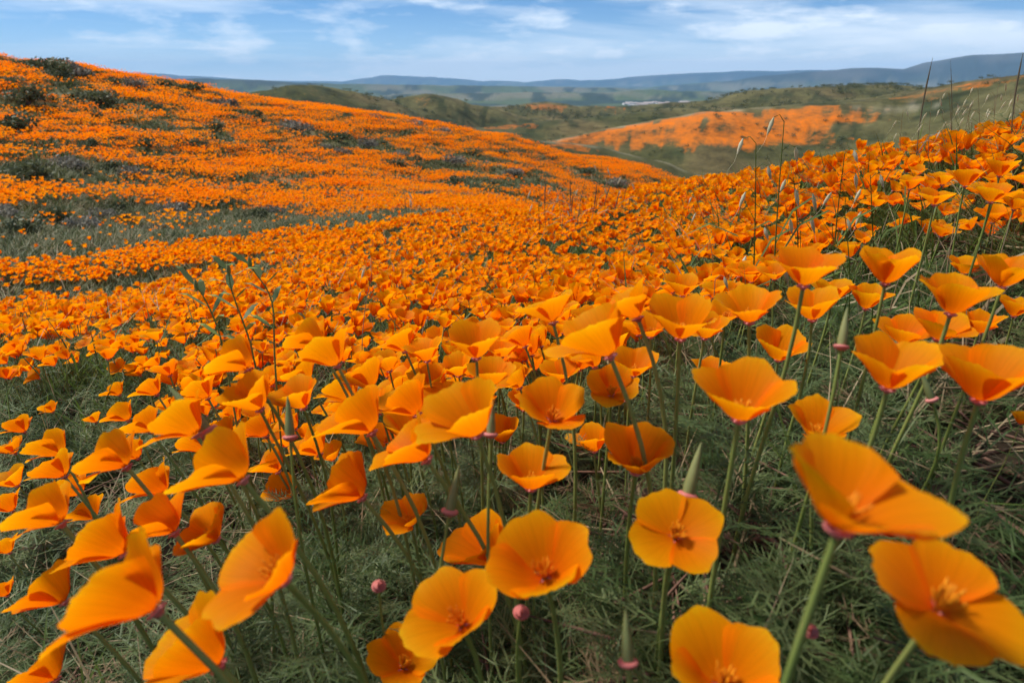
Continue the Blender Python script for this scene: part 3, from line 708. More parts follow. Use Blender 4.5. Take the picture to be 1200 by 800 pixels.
ANCHOR = [(120, 539, 'the ragged jagged-edged poppy'), (247, 547, 'the broad fan-shaped poppy'), (42, 603, 'the poppy with a dry bud cap'), (470, 526, 'the two tall goblet poppies'), (538, 488, 'the wide yellow-rimmed goblet'), (645, 479, 'the poppy with one drooping petal'),
          (795, 376, 'the cluster of overlapping cups'), (686, 396, 'the poppy with curled lip'), (554, 401, 'the tall barrel in the thickest cluster'), (262, 427, 'the sideways-stretched poppy'), (410, 491, 'the paper-hat-shaped poppy'), (381, 413, 'the peaked poppy on a bent stem'),
          (1120, 346, 'the trim cone-shaped poppy'), (946, 316, 'the tallest barrel-shaped poppy'), (870, 467, 'the funnel-shaped poppy'), (1157, 438, 'the broad-rimmed goblet'), (1130, 180, 'the dry tuft on the crest'), (905, 230, 'the tall wild oats'), (1070, 270, 'the pale grass tangle')]
ANCHOR2 = [(290, 360, 'near the leafy weeds'), (905, 240, 'around the tall wild oats'), (680, 275, 'below the loose grass tuft'), (1130, 175, 'under the dry tuft on the crest'), (790, 330, 'behind the cluster of overlapping cups'), (560, 350, 'behind the thickest cluster of cups'), (826, 270, 'below the hooked dry stalk'),
           (80, 410, 'above the bare twiggy gap'), (1070, 280, 'beside the pale grass tangle'), (435, 360, 'around the curled dry stalk')]
def head_point(px, py, w, D=.058, lo=.15, hi=.37):
    d = ray(px, py); dep = 800 * D / w
    ds = np.linspace(.24, 6, 1200); p = np.array([0, 0, CZ]) + d[None] * ds[:, None]
    hz = p[:, 2] - H(p[:, 0], p[:, 1])
    ok = (hz > lo) & (hz < hi)
    if ok.any():
        i = np.nonzero(ok)[0]; i = i[np.argmin(abs(ds[i] - dep))]; dep = ds[i]
    return p[i] if ok.any() else np.array([0, 0, CZ]) + d * dep, w * dep / 800
def fern_leaf(b, p0, a, L, lift, r, mi=0, fine=True):
    """a finely cut poppy leaf: stalk with forked narrow lobes"""
    d = np.array((math.cos(a), math.sin(a), 0)); up = np.array((0, 0, 1)); sd = np.array((-d[1], d[0], 0))
    def at(t): return p0 + d * L * t * (1 - .12 * t) + up * (lift * L * t - .55 * lift * L * t * t)
    w = .0015 * (L / .09)
    b.ribbon([at(0), at(.35), at(.7), at(1)], [w * 1.2, w, w, w * .3], sd + up * r.uniform(-.4, .4), mi)
    for t in ((.36, .50, .63, .76, .88) if fine else (.45, .62, .80)):
        for sg in (-1, 1):
            q = at(t); l1 = L * (.42 - .28 * (t - .4)) * r.uniform(.8, 1.2)
            dr = (d * .72 + sd * sg * .75 + up * r.uniform(-.1, .4)); dr = dr / np.linalg.norm(dr)
            e = q + dr * l1
            cu = np.cross(dr, up) * l1 * r.uniform(-.22, .22) + up * l1 * r.uniform(-.05, .16)
            b.ribbon([q, q + dr * l1 * .55, e + cu], [w * .8, w * .9, w * .3], np.cross(dr, up) + up * r.uniform(-.5, .5), mi)
            for sg2, k2 in ((-1, .4), (1, .5), (-.8, .68), (.8, .74)) if fine else ((-1, .4), (1, .55)):
                q2 = q + dr * l1 * k2; s2 = np.cross(dr, up); d2 = dr * .8 + s2 * sg2 * .6 + up * r.uniform(0, .25); d2 = d2 / np.linalg.norm(d2)
                b.ribbon([q2, q2 + d2 * l1 * .44], [w * .9, w * .25], np.cross(d2, up) + up * r.uniform(-.5, .5), mi)
def stem_leaf(seed):
    b = MB(); r = random.Random(seed)
    fern_leaf(b, np.zeros(3), 0.0, .075, r.uniform(.7, 1.5), r, 0, True); fern_leaf(b, np.zeros(3), 2.2, .05, 1.2, r, 0, False)
    return b.mesh('leaf', M_LEAF, False)
STEM_LEAF = [stem_leaf(840 + i) for i in range(4)]
heads = []
n_ind = 0
for i, (px, py, w, kd, lx, ly, wd, lab) in enumerate(HERO):
    lo = .20 if w > 60 else .14
    if kd == 'w': lx, ly = lx - .15, ly + .28
    p, D = head_point(px, py, w, .062 if w > 75 else .055, lo, .40)
    D *= 1.16 if kd == 'w' else 1.03
    o = build_poppy(p, D, kd, 100 + i if w > 40 else 100 + i % 12, lx, ly, wd, hi=w > 40)
    heads.append((p[0], p[1], D)); n_ind += 1
    if lab: tag(o, lab, 'flower', 'poppies one can tell apart on the near slope')
    else:
        near = min(ANCHOR, key=lambda a: math.hypot(a[0] - px, (a[1] - py) * 1.3))
        shp = {'w': 'wind-blown', 'g': 'upright cup-shaped', 'b': 'spread-open', 'o': 'flat', 'c': 'closed'}[kd]
        tag(o, ('small' if w < 38 else 'mid-sized') + ' ' + shp + ' poppy ' + ('above' if py < near[1] else 'below') + ' ' + near[2], 'flower', shp + ' poppies between the large ones')

# ------------------------------------------------------------------ scattering: stuff that nobody could count
def gn_scatter(name, pts, rots, scls, idx, variants, label, parent=None):
    """one object: points on the land, a plant of the list on each (geometry nodes)"""
    me = bpy.data.meshes.new(name)
    me.vertices.add(len(pts)); me.vertices.foreach_set('co', np.asarray(pts, np.float32).ravel())
    a = me.attributes.new('turn', 'FLOAT_VECTOR', 'POINT'); a.data.foreach_set('vector', np.asarray(rots, np.float32).ravel())
    a = me.attributes.new('size', 'FLOAT_VECTOR', 'POINT')
    s = np.asarray(scls, np.float32); s = np.repeat(s[:, None], 3, 1) if s.ndim == 1 else s
    a.data.foreach_set('vector', s.ravel())
    a = me.attributes.new('pick', 'INT', 'POINT'); a.data.foreach_set('value', np.asarray(idx, np.int32))
    ob = link(name, me)
    src = bpy.data.collections.new(name + '_kinds')
    for i, m in enumerate(variants): src.objects.link(bpy.data.objects.new('%s_kind_%02d' % (name, i), m))
    ng = bpy.data.node_groups.new(name + '_scatter', 'GeometryNodeTree')
    ng.interface.new_socket('Geometry', in_out='INPUT', socket_type='NodeSocketGeometry')
    ng.interface.new_socket('Geometry', in_out='OUTPUT', socket_type='NodeSocketGeometry')
    n, l = ng.nodes, ng.links
    gi, go = n.new('NodeGroupInput'), n.new('NodeGroupOutput')
    ci = n.new('GeometryNodeCollectionInfo'); ci.inputs[0].default_value = src; ci.inputs[1].default_value = True; ci.inputs[2].default_value = True
    ip = n.new('GeometryNodeInstanceOnPoints'); ip.inputs['Pick Instance'].default_value = True
    def attr(nm, t):
        x = n.new('GeometryNodeInputNamedAttribute'); x.data_type = t; x.inputs[0].default_value = nm; return x.outputs[0]
    er = n.new('FunctionNodeEulerToRotation'); l.new(attr('turn', 'FLOAT_VECTOR'), er.inputs[0])
    l.new(gi.outputs[0], ip.inputs['Points']); l.new(ci.outputs[0], ip.inputs['Instance']); l.new(attr('pick', 'INT'), ip.inputs['Instance Index'])
    l.new(er.outputs[0], ip.inputs['Rotation']); l.new(attr('size', 'FLOAT_VECTOR'), ip.inputs['Scale'])
    l.new(ip.outputs[0], go.inputs[0])
    md = ob.modifiers.new('scatter', 'NODES'); md.node_group = ng
    tag(ob, label, None, None, 'stuff')
    return ob
def sector(n, r0, r1, az0=-47, az1=47):
    r = np.sqrt(rng.uniform(r0 * r0, r1 * r1, n)); a = np.radians(rng.uniform(az0, az1, n))
    return r * np.sin(a), r * np.cos(a)
def seclen(r0, r1, az0=-47, az1=47): return .5 * (r1 * r1 - r0 * r0) * math.radians(az1 - az0)

# --- poppies that fill the near slope
x, y = sector(int(330 * seclen(.6, 13.5)), .6, 13.5)
b = bloom(x, y); keep = rng.uniform(0, 1, len(x)) < b ** 1.2 * np.where(np.hypot(x, y) < 1.2, .75, 1.0)
x, y = x[keep], y[keep]
z = H(x, y)
r = np.hypot(x, y)
hgt = rng.uniform(.12, .20, len(x)) * np.interp(r, [.7, 1.3, 2.5, 14], [1.5, 1.15, 1.0, .85])
cr = sstep(6, 14, np.degrees(np.arctan2(x, y))) * sstep(1.3, 1.9, r); hgt = hgt * (1 - cr) + cr * rng.uniform(.125, .165, len(x))      # even tops towards the crest
pxs, pys, dep = project(np.stack([x, y, z + hgt], -1))
# leave room around the flowers above, and keep out of the open foreground
hx = np.array([(q[0], q[1]) for q in heads])
dmin = np.min(np.hypot(x[:, None] - hx[None, :, 0], y[:, None] - hx[None, :, 1]), 1)
open_fg = np.interp(pxs, [-100, 0, 130, 250, 450, 620, 800, 860, 1000, 1100, 1300], [450, 450, 440, 520, 515, 490, 440, 345, 290, 272, 262])
keep = (dmin > .036) & (pys < open_fg) & ~((pys > 400) & ((pxs < 190) | (pxs > 720)) & (rng.uniform(0, 1, len(x)) < .4))
x, y, z, hgt, pxs, pys, dep = [q[keep] for q in (x, y, z, hgt, pxs, pys, dep)]
D = rng.uniform(.040, .062, len(x)) * np.interp(np.hypot(x, y), [1.2, 2.5], [1.06, .96])
windy = np.interp(pxs, [0, 500, 900], [.8, .5, .15])
inview = (pxs > -20) & (pxs < 1220) & (pys > 100) & (pys < 820)
order = np.argsort(np.where(inview, -D / dep, 1))
n_more = max(0, 298 - n_ind)
ind, rest = order[:n_more], order[n_more:]
for i in ind:
    wv = windy[i] > random.random() * .9
    kd = 'w' if wv else random.choice('ggb')
    lx = random.uniform(-.5, -.15) if wv else random.uniform(-.25, .2)
    o = build_poppy((x[i], y[i], z[i] + hgt[i]), D[i], kd, random.randrange(300, 306), round(lx, 2), random.uniform(-.1, .4) if wv else random.uniform(-.2, .25), .7 if wv else .1, hi=False)
    near = min(ANCHOR2, key=lambda a: math.hypot(a[0] - pxs[i], (a[1] - pys[i]) * 1.5))
    shp = {'w': 'wind-bent', 'g': 'cup-shaped', 'b': 'spread-open'}[kd]
    tag(o, 'small ' + shp + ' orange poppy crowded on the slope ' + near[2], 'flower', 'small ' + shp + ' poppies ' + near[2])
# low variants: flower, collar and stem in one
def small_flower(kind, seed, wind, nu=4, nv=3, stem=3.2):
    ps, c = flower_data(kind, seed, nu, nv, wind); b = MB()
    for v, f, uv in ps: b.add(v, f, 0, uv)
    b.tube([(.0, 0, .0), (.02, .02, -.05)], [.06, .05], 5, 1)
    b.tube([(0, 0, -.03), (.10 * wind, .03, -stem * .4), (.35 * wind, .08, -stem)], [.028, .03, .036], 3, 2)
    return b.mesh('small_poppy', [M_PETAL, M_RIM, M_STEM])
variants = [small_flower(k, 400 + i, w) for i, (k, w) in enumerate([('w', .9), ('w', .6), ('w', 1.1), ('g', .3), ('g', 0), ('g', .2), ('b', .1), ('b', .4), ('c', .2), ('w', .4), ('o', .2), ('g', .5), ('c', 0), ('b', -.2)])]
xi, yi, zi, hi_, Di, wi = [q[rest] for q in (x, y, z, hgt, D, windy)]
wv = rng.uniform(0, 1, len(xi)) < wi
pick = np.where(wv, rng.integers(0, 3, len(xi)), rng.integers(3, 14, len(xi)))
rots = np.stack([rng.uniform(-.45, .2, len(xi)), rng.uniform(-.65, .15, len(xi)), np.where(wv, rng.uniform(-.5, .5, len(xi)), rng.uniform(0, 6.28, len(xi)))], -1)
gn_scatter('poppy_bloom', np.stack([xi, yi, zi + hi_], -1), rots, Di, pick, variants, 'countless small orange poppies carpeting the near slope to its crest')
print('near poppies', len(xi), 'individual', n_ind + len(ind))

# --- bloom across the hollow and over the hill: drifts of tiny flowers
def drift(seed):
    r = random.Random(seed); b = MB()
    for i in range(34):
        px, py = r.gauss(0, .30), r.gauss(0, .22); h_ = r.uniform(.08, .19); s = r.uniform(.024, .034); a = r.uniform(0, 6.28); tl = r.uniform(.3, .75)
        V, UV = [(px, py, h_ - s * .5)], [(.5, .1)]
        for k in range(4):
            for q, rr, hh in ((-.62, 1, tl), (0, 1.08, tl * .9), (.62, 1, tl)):
                an = a + k * 1.571 + q; V.append((px - .3 * s + rr * s * math.cos(an), py + rr * s * math.sin(an), h_ + hh * s)); UV.append((.5 + q * .6, .74))
        F = [(0, 1 + k * 3 + j, 2 + k * 3 + j) for k in range(4) for j in range(2)]
        b.add(V, F, 0, UV)
    for i in range(26):
        px, py = r.gauss(0, .3), r.gauss(0, .22); a = r.uniform(0, 6.28); h_ = r.uniform(.06, .13)
        b.ribbon([(px, py, -.02), (px + .03 * math.cos(a), py + .03 * math.sin(a), h_ * .6), (px + .07 * math.cos(a), py + .07 * math.sin(a), h_)], [.03, .024, .004], None, 1)
    return b.mesh('drift', [M_PETAL, M_LEAF], False)
x, y = sector(int(7.5 * seclen(11.5, 72, -47, 20)), 11.5, 72, -47, 20)
keep = rng.uniform(0, 1, len(x)) < bloom(x, y); x, y = x[keep], y[keep]
gn_scatter('poppy_drift', np.stack([x, y, H(x, y)], -1), np.stack([0 * x, 0 * x, rng.uniform(-.6, .6, len(x))], -1), rng.uniform(.8, 1.5, len(x)), rng.integers(0, 6, len(x)),
           [drift(500 + i) for i in range(6)], 'drifts of tiny orange poppies over the hollow and the hill beyond')
print('drifts', len(x))

# --- leaves, grass and litter of the near slope
def fern_tuft(seed, n=13, fine=True, m=None):
    r = random.Random(seed); b = MB()
    for i in range(n):
        a = r.uniform(0, 6.28); fern_leaf(b, np.array((r.gauss(0, .012), r.gauss(0, .012), -.004)), a, r.uniform(.045, .10), r.uniform(.6, 2.4), r, 0, fine)
    return b.mesh('leaf_tuft', m or M_LEAF, False)
def blade_tuft(seed, n, h0, h1, w, m, spread=.5, bend=.6):
    r = random.Random(seed); b = MB()
    for i in range(n):
        a = r.uniform(0, 6.28); h_ = r.uniform(h0, h1); p = np.array((r.gauss(0, .015), r.gauss(0, .015), -.005)); s = r.uniform(.1, spread); bd = r.uniform(.1, bend)
        d = np.array((math.cos(a), math.sin(a), 0)); up = np.array((0, 0, 1)); ww = w * r.uniform(.7, 1.2)
        pts = [p + d * h_ * (s * t + bd * t * t) + up * h_ * (t - .45 * bd * t * t) for t in (0, .35, .7, 1)]
        b.ribbon(pts, [ww, ww * .95, ww * .7, ww * .1], (-d[1], d[0], r.uniform(-.3, .3)), 0)
    return b.mesh('blade_tuft', m, False)
def litter(seed):
    r = random.Random(seed); b = MB()
    for i in range(9):
        a = r.uniform(0, 6.28); L = r.uniform(.04, .11); p = np.array((r.gauss(0, .03), r.gauss(0, .03), r.uniform(.001, .02))); d = np.array((math.cos(a), math.sin(a), r.uniform(-.05, .35)))
        k = np.array((r.gauss(0, .2), r.gauss(0, .2), r.gauss(0, .1)))
        b.tube([p, p + d * L * .5 + k * L * .2, p + d * L], [.0018, .0014, .0007], 4, 0 if i < 6 else 1)
    return b.mesh('litter', [M_TWIG, M_DRY])
SOIL = rings([(90, 472, 110, 30), (720, 690, 55, 60), (905, 690, 45, 60), (640, 770, 50, 25), (800, 440, 25, 40), (140, 590, 60, 18), (100, 750, 70, 30), (1000, 660, 40, 40)])
kinds = [fern_tuft(600 + i) for i in range(5)] + [fern_tuft(605, 8, True, M_DEAD)] + [blade_tuft(620 + i, 9, .07, .17, .0028, M_GRASS) for i in range(3)] + [blade_tuft(630 + i, 7, .06, .16, .0018, M_DRY, .9, 1.0) for i in range(3)] + [litter(640 + i) for i in range(4)]
def leaves(name, dens, r0, r1, s0, s1, kinds, probs, label, az=(-50, 50), thin=None):
    x, y = sector(int(dens * seclen(r0, r1, *az)), r0, r1, *az)
    if thin is not None: k = rng.uniform(0, 1, len(x)) < thin(x, y); x, y = x[k], y[k]
    p = np.array(probs, float); p /= p.sum()
    gn_scatter(name, np.stack([x, y, H(x, y)], -1), np.stack([rng.uniform(-.2, .2, len(x)), rng.uniform(-.2, .2, len(x)), rng.uniform(0, 6.28, len(x))], -1),
               rng.uniform(s0, s1, len(x)), rng.choice(len(kinds), len(x), p=p), kinds, label)
    print(name, len(x))
leaves('undergrowth', 760, .16, 1.7, .75, 1.4, kinds, [7] * 5 + [4] + [1.6] * 3 + [1.6] * 3 + [3] * 4, 'grey-green cut leaves, grass and dry twigs under the large poppies',
       thin=lambda x, y: (.12 + 1.0 * sstep(.38, .58, fbm(x / .13, y / .13, 90, 3))) * (1 - .8 * patch(x, y, SOIL)))
leaves('dry_litter', 520, .16, 1.9, .8, 1.6, kinds[9:], [3] * 3 + [4] * 4, 'dry blades and broken twigs on the soil', thin=lambda x, y: .24 + .9 * patch(x, y, SOIL))
kinds2 = [fern_tuft(650 + i, 10, False) for i in range(4)] + [blade_tuft(660 + i, 9, .08, .19, .0045, M_GRASS) for i in range(3)] + [blade_tuft(670 + i, 7, .08, .2, .003, M_DRY, .7, .8) for i in range(2)]
leaves('leafage', 260, 1.6, 5.0, 1.0, 1.6, kinds2, [5] * 4 + [4] * 3 + [1.3] * 2, 'leaves and grass between the small poppies of the slope')
kinds3 = [blade_tuft(680 + i, 12, .10, .24, .016, M_TUFT, .7, .8) for i in range(4)] + [blade_tuft(690 + i, 9, .1, .26, .010, M_DRY, .7, .8) for i in range(1)]
leaves('hollow_grass', 150, 4.6, 17, .45, .95, kinds3, [4] * 4 + [3.2], 'rough grass in the hollow and between the drifts')
leaves('hill_grass', 16, 15, 72, .8, 1.4, kinds3, [4] * 4 + [.7], 'rough grass showing between drifts on the hill', (-47, 20), thin=lambda x, y: 1.0 - .75 * bloom(x, y))

# ------------------------------------------------------------------ shrubs on the hill across the hollow
def shrub_meshes(seed, m, n=420):
    r = random.Random(seed); b = MB(); lumps = [(r.uniform(-.33, .33), r.uniform(-.25, .25), r.uniform(.16, .30)) for _ in range(7)]
    for i in range(n):
        lx, ly, lr = lumps[i % 7]; a = r.uniform(0, 6.28); el = math.asin(r.uniform(-.1, 1)); q = lr * r.uniform(.7, 1.08)
        p = np.array((lx + q * math.cos(a) * math.cos(el), ly + q * math.sin(a) * math.cos(el), max(.02, lr * .7 + q * math.sin(el) * 1.0)))
        d = np.array((r.gauss(0, 1), r.gauss(0, 1), r.gauss(.7, .6))); d /= np.linalg.norm(d); L = r.uniform(.05, .11)
        b.ribbon([p - d * L * .4, p + d * L * .2, p + d * L * .7], [.03, .07, .012], (r.gauss(0, 1), r.gauss(0, 1), r.gauss(0, .5)), 0)
    f = b.mesh('foliage', m, False)
    b = MB()
    for i in range(6):
        lx, ly, lr = lumps[i]; b.tube([(lx * .2, ly * .2, -.06), (lx * .6, ly * .6, lr * .4), (lx, ly, lr * .9)], [.018, .012, .006], 5)
    return f, b.mesh('branches', M_WOOD)
SHR = {k: [shrub_meshes(700 + i * 7 + ord(k), m) for i in range(4)] for k, m in (('d', M_SHRUB), ('s', M_SAGE))}
hit = cast([q[0] for q in shrub_px], [q[1] + 3 for q in shrub_px], 9, 78)
for i, ((px, py, w, k), c) in enumerate(zip(shrub_px, hit)):
    if np.isnan(c).any(): c = cast([px], [py + 9], 9, 78)[0]
    if np.isnan(c).any(): continue
    rr = math.hypot(c[0], c[1]); W = w * rr / 800 * .92
    root = bpy.data.objects.new('shrub', None); col.objects.link(root); root.location = (c[0], c[1], c[2] - .02); root.rotation_euler = (0, 0, random.uniform(-.5, .5))
    f, br = SHR[k][i % 4]
    hz = min(W * random.uniform(.85, 1.15), 1.5)
    for nm, me in (('foliage', f), ('branches', br)):
        o = link(nm, me, root); o.scale = (W, W * random.uniform(.8, 1.1), hz)
    sky_line = py < 116 and px < 260
    lw = W > .9
    if sky_line and k == 'd': tag(root, 'dark shrub on the skyline of the poppy hill', 'shrub', 'dark shrubs along the skyline of the hill')
    elif sky_line: tag(root, 'grey-brown shrub on the skyline of the poppy hill', 'shrub', 'grey shrubs along the skyline of the hill')
    elif py > 240: tag(root, 'low shrub in the grassy hollow at the foot of the poppy hill', 'shrub', 'shrubs in the grassy hollow')
    elif k == 'd': tag(root, ('broad' if lw else 'small') + ' dark green shrub amid orange drifts on the hill across the hollow', 'shrub', ('broad' if lw else 'small') + ' green shrubs on the hill')
    else: tag(root, ('broad' if lw else 'small') + ' grey sage bush amid orange drifts on the hill across the hollow', 'shrub', ('broad' if lw else 'small') + ' sage bushes on the hill')
# scrub dotting the hills far off
x, y = sector(15000, 108, 640, -26, 44)
k = rng.uniform(0, 1, len(x)) < .1 + .9 * sstep(.52, .62, fbm(x / 40, y / 40, 95, 4)); x, y = x[k], y[k]
gn_scatter('scrub', np.stack([x, y, H(x, y) - .1], -1), np.stack([0 * x, 0 * x, rng.uniform(0, 6.28, len(x))], -1), rng.uniform(.8, 2.6, len(x)) * np.interp(np.hypot(x, y), [100, 600], [.7, 2.0]), rng.integers(0, 2, len(x)),
           [shrub_meshes(760, M_SHRUB, 90)[0], shrub_meshes(761, M_SHRUB, 90)[0]], 'dark scrub dotted over the green hills beyond')

# ------------------------------------------------------------------ town on the plain
def house_mesh():
    v = [(-.5, -.5, -.3), (.5, -.5, -.3), (.5, .5, -.3), (-.5, .5, -.3), (-.5, -.5, .5), (.5, -.5, .5), (.5, .5, .5), (-.5, .5, .5), (-.5, 0, .8), (.5, 0, .8), (-.54, -.56, .46), (.54, -.56, .46), (.54, .56, .46), (-.54, .56, .46), (-.54, 0, .83), (.54, 0, .83)]
    f = [(0, 1, 5, 4), (1, 2, 6, 5), (2, 3, 7, 6), (3, 0, 4, 7), (4, 8, 7), (5, 6, 9), (10, 11, 15, 14), (12, 13, 14, 15)]
    return mesh_np('far_house', v, f, [leafy('render_wall', (.62, .60, .56), (.80, .79, .77), 0, .8, .01), leafy('far_roof', (.30, .22, .19), (.42, .38, .35), 0, .8, .01)], False, [0] * 6 + [1, 1])
hm = house_mesh()
for i in range(26):
    px = 735 + i * 3.4 + random.uniform(-2, 2); rr = random.uniform(2750, 3250); d = ray(px, 118); a = math.atan2(d[0], d[1]); x_, y_ = rr * math.sin(a), rr * math.cos(a)
    o = link('far_building', hm); o.location = (x_, y_, H(np.array([x_]), np.array([y_]))[0]); o.scale = (random.uniform(14, 42), random.uniform(12, 26), random.uniform(7, 13)); o.rotation_euler = (0, 0, random.uniform(-.4, .4))
    tag(o, 'tiny pale building in the town strung across the far plain', 'building', 'buildings of the far town')

# ------------------------------------------------------------------ seed pods and spent flowers
def ground_at(x, y): return float(H(np.array([x]), np.array([y]))[0])
def at_pixel(px, py, dep): return np.array([0, 0, CZ]) + ray(px, py) * dep
def seed_pod(tip, foot, dep, label):
    a, b_ = at_pixel(*foot, dep), at_pixel(*tip, dep); L = np.linalg.norm(b_ - a); ax = (b_ - a) / L
    gx, gy = a[0] - ax[0] * .03, a[1] + .015; gz = ground_at(gx, gy) - .006
    root = bpy.data.objects.new('poppy_seed_pod', None); col.objects.link(root); root.location = (gx, gy, gz)
    o = a - np.array((gx, gy, gz))
    b = MB(); b.tube([o, o + ax * L * .15, o + ax * L * .45, o + ax * L * .8, o + ax * L], [L * .10, L * .12, L * .095, L * .05, L * .008], 10); link('pod', b.mesh('pod', M_POD), root)
    b = MB(); b.tube([o - ax * L * .10, o - ax * L * .04, o, o + ax * L * .04, o + ax * L * .05], [L * .07, L * .17, L * .20, L * .17, L * .10], 12); link('calyx_rim', b.mesh('calyx_rim', M_RIM), root)
    link('stem', stem_mesh(o - ax * L * .08, ax, (0, 0, 0), .0013, .0019), root)
    return tag(root, label, 'seed pod', 'seed pods left after the petals fell')
seed_pod((337, 464), (340, 512), .60, 'grey-green pod standing before the paper-hat-shaped poppy')
seed_pod((577, 464), (575, 509), .55, 'slender green pod standing in front of the wide yellow-rimmed goblet poppy')
seed_pod((538, 545), (527, 599), .55, 'curved green pod above the small open poppy cup')
seed_pod((733, 712), (736, 776), .40, 'pale green pod with swollen bright pink base over dark soil')
seed_pod((993, 360), (986, 406), .52, 'green pod rising between the funnel-shaped and the goblet poppies')
seed_pod((822, 518), (806, 580), .50, 'thin leaning pod beside the deep-notched poppy cup')
seed_pod((198, 452), (243, 507), .62, 'long pod leaning over the flattened poppies')
seed_pod((1078, 432), (1092, 468), .60, 'short pod hidden between the two overlapping goblets')
def spent(px, py, dep, label):
    a = at_pixel(px, py, dep); gx, gy = a[0] + .01, a[1] + .02; gz = ground_at(gx, gy) - .006
    if a[2] - gz < .03: a = a * np.array((1, 1, 0)) + np.array((0, 0, gz + .05))
    root = bpy.data.objects.new('spent_poppy', None); col.objects.link(root); root.location = (gx, gy, gz); o = a - np.array((gx, gy, gz)); ax = np.array((.1, -.3, 1.0)); ax /= np.linalg.norm(ax)
    b = MB(); b.tube([o - ax * .0032, o - ax * .0014, o - ax * .0003, o + ax * .0004, o - ax * .0006, o + ax * .004], [.0016, .0050, .0058, .0046, .0016, .0008], 12); link('calyx_rim', b.mesh('calyx_rim', M_RIM), root)
    link('stem', stem_mesh(o - ax * .003, ax, (0, 0, 0), .0011, .0016), root)
    return tag(root, label, 'spent flower', 'pink collars whose petals have fallen')
spent(444, 686, .52, 'bare pink collar without petals below the small open poppy cup')
spent(611, 717, .46, 'bare pink collar tucked under the large pale-edged poppy')
spent(949, 738, .42, 'bare pink collar low beside the very large open poppy')
spent(628, 690, .60, 'tiny pink collar near the soil behind the large pale-edged poppy')

# ------------------------------------------------------------------ wild oats, sedge and dry stalks
def stalk_thing(name, bx, by_px, tip, r, label, cat, group, m=None, heads_=4, blades=2, thick=.0016, hook=.0, headm=None, headlen=.022):
    d = ray(bx, by_px); a = math.atan2(d[0], d[1]); x0, y0 = r * math.sin(a), r * math.cos(a); z0 = ground_at(x0, y0) - .008
    t = np.array(P(tip[0], tip[1], r)); root = bpy.data.objects.new(name, None); col.objects.link(root); root.location = (x0, y0, z0)
    top = t - np.array((x0, y0, z0)); up = np.array((0, 0, 1.0)); L = np.linalg.norm(top); rd = random.Random(int(bx * 7 + tip[0]))
    def at(q): return top * q + np.array((hook * L, 0, 0)) * math.sin(q * 3.14) * .35
    b = MB(); b.tube([at(q) for q in np.linspace(0, 1, 9)], [thick * (1 - .65 * q) for q in np.linspace(0, 1, 9)], 5); link('stalk', b.mesh('stalk', m or M_GRASS), root)
    for i in range(blades):
        q = rd.uniform(.1, .55); p = at(q); a = rd.choice((0, 3.14)) + rd.uniform(-.6, .6); dd = np.array((math.cos(a), math.sin(a), 0)); l_ = L * rd.uniform(.25, .42)
        b = MB(); b.ribbon([p, p + dd * l_ * .25 + up * l_ * .45, p + dd * l_ * .6 + up * l_ * .6, p + dd * l_ * .95 + up * l_ * .45], [thick * 2, thick * 3.4, thick * 2.6, thick * .3], (0, 1, .3), 0)
        link('blade', b.mesh('blade', m or M_GRASS, False), root)
    for i in range(heads_):
        q = 1 - .13 * i + rd.uniform(-.03, .03) if heads_ > 1 else 1.0; p = at(min(q, 1)); sg = rd.choice((-1, 1)); sl = headlen * rd.uniform(.8, 1.25)
        if heads_ == 1:
            pts = [at(.55), at(.7), at(.82), at(.92), at(1.0)]; b = MB(); b.tube(pts, [thick * .7, thick * 1.3, thick * 1.5, thick * .9, thick * .15], 6); link('seed_head', b.mesh('seed_head', headm or M_SEDGE), root); continue
        e = p + np.array((sg * sl * .7, rd.uniform(-.4, .4) * sl, sl * .25)); hd = np.array((sg * .35, rd.uniform(-.3, .3), -1.0)); hd /= np.linalg.norm(hd)
        b = MB(); b.tube([p, (p + e) / 2 + up * sl * .25, e], [thick * .3] * 3, 4)
        b.tube([e, e + hd * sl * .3, e + hd * sl * .7, e + hd * sl], [thick * .4, thick * 1.7, thick * 1.4, thick * .2], 6, 1)
        sp = link('spikelet', b.mesh('spikelet', [m or M_GRASS, headm or M_OAT]), root)
        b = MB(); b.ribbon([e + hd * sl * .6, e + hd * sl * 1.4, e + hd * sl * 2.0 + np.array((sg * .2 * sl, 0, 0))], [thick * .5, thick * .4, thick * .15], (0, 1, 0), 0)
        link('awn', b.mesh('awn', headm or M_OAT, False), sp)
    return tag(root, label, cat, group)
GO = 'wild oats rising over the poppies'
stalk_thing('wild_oat', 890, 330, (886, 168), 1.55, 'green wild oat stalk with drooping pale husks, the shorter of two tall ones', 'wild oat', GO, thick=.0024, headlen=.034, heads_=5, hook=.02)
stalk_thing('wild_oat', 915, 335, (919, 142), 1.5, 'tallest wild oat stalk with pale hanging husks', 'wild oat', GO, thick=.0024, headlen=.034, heads_=6, hook=-.02)
stalk_thing('wild_oat', 938, 330, (930, 208), 1.6, 'bent short wild oat beside the tallest wild oat stalk', 'wild oat', GO, thick=.0024, headlen=.034, heads_=3, hook=.1)
stalk_thing('wild_oat', 985, 320, (990, 180), 1.7, 'thin wild oat with a few pale husks among crowded poppies', 'wild oat', GO, thick=.0024, headlen=.034, heads_=4, hook=-.05)
stalk_thing('wild_oat', 1040, 300, (1020, 205), 1.75, 'broad-bladed wild oat at the edge of the grass tangle', 'wild oat', GO, thick=.0024, headlen=.034, heads_=3, blades=4)
stalk_thing('sedge_stalk', 1077, 230, (1093, 68), 2.6, 'dark thick seed spike standing highest against the mountains', 'grass stalk', 'dark spikes against the mountains', m=M_SEDGE, heads_=1, blades=1, thick=.0018, hook=-.12)
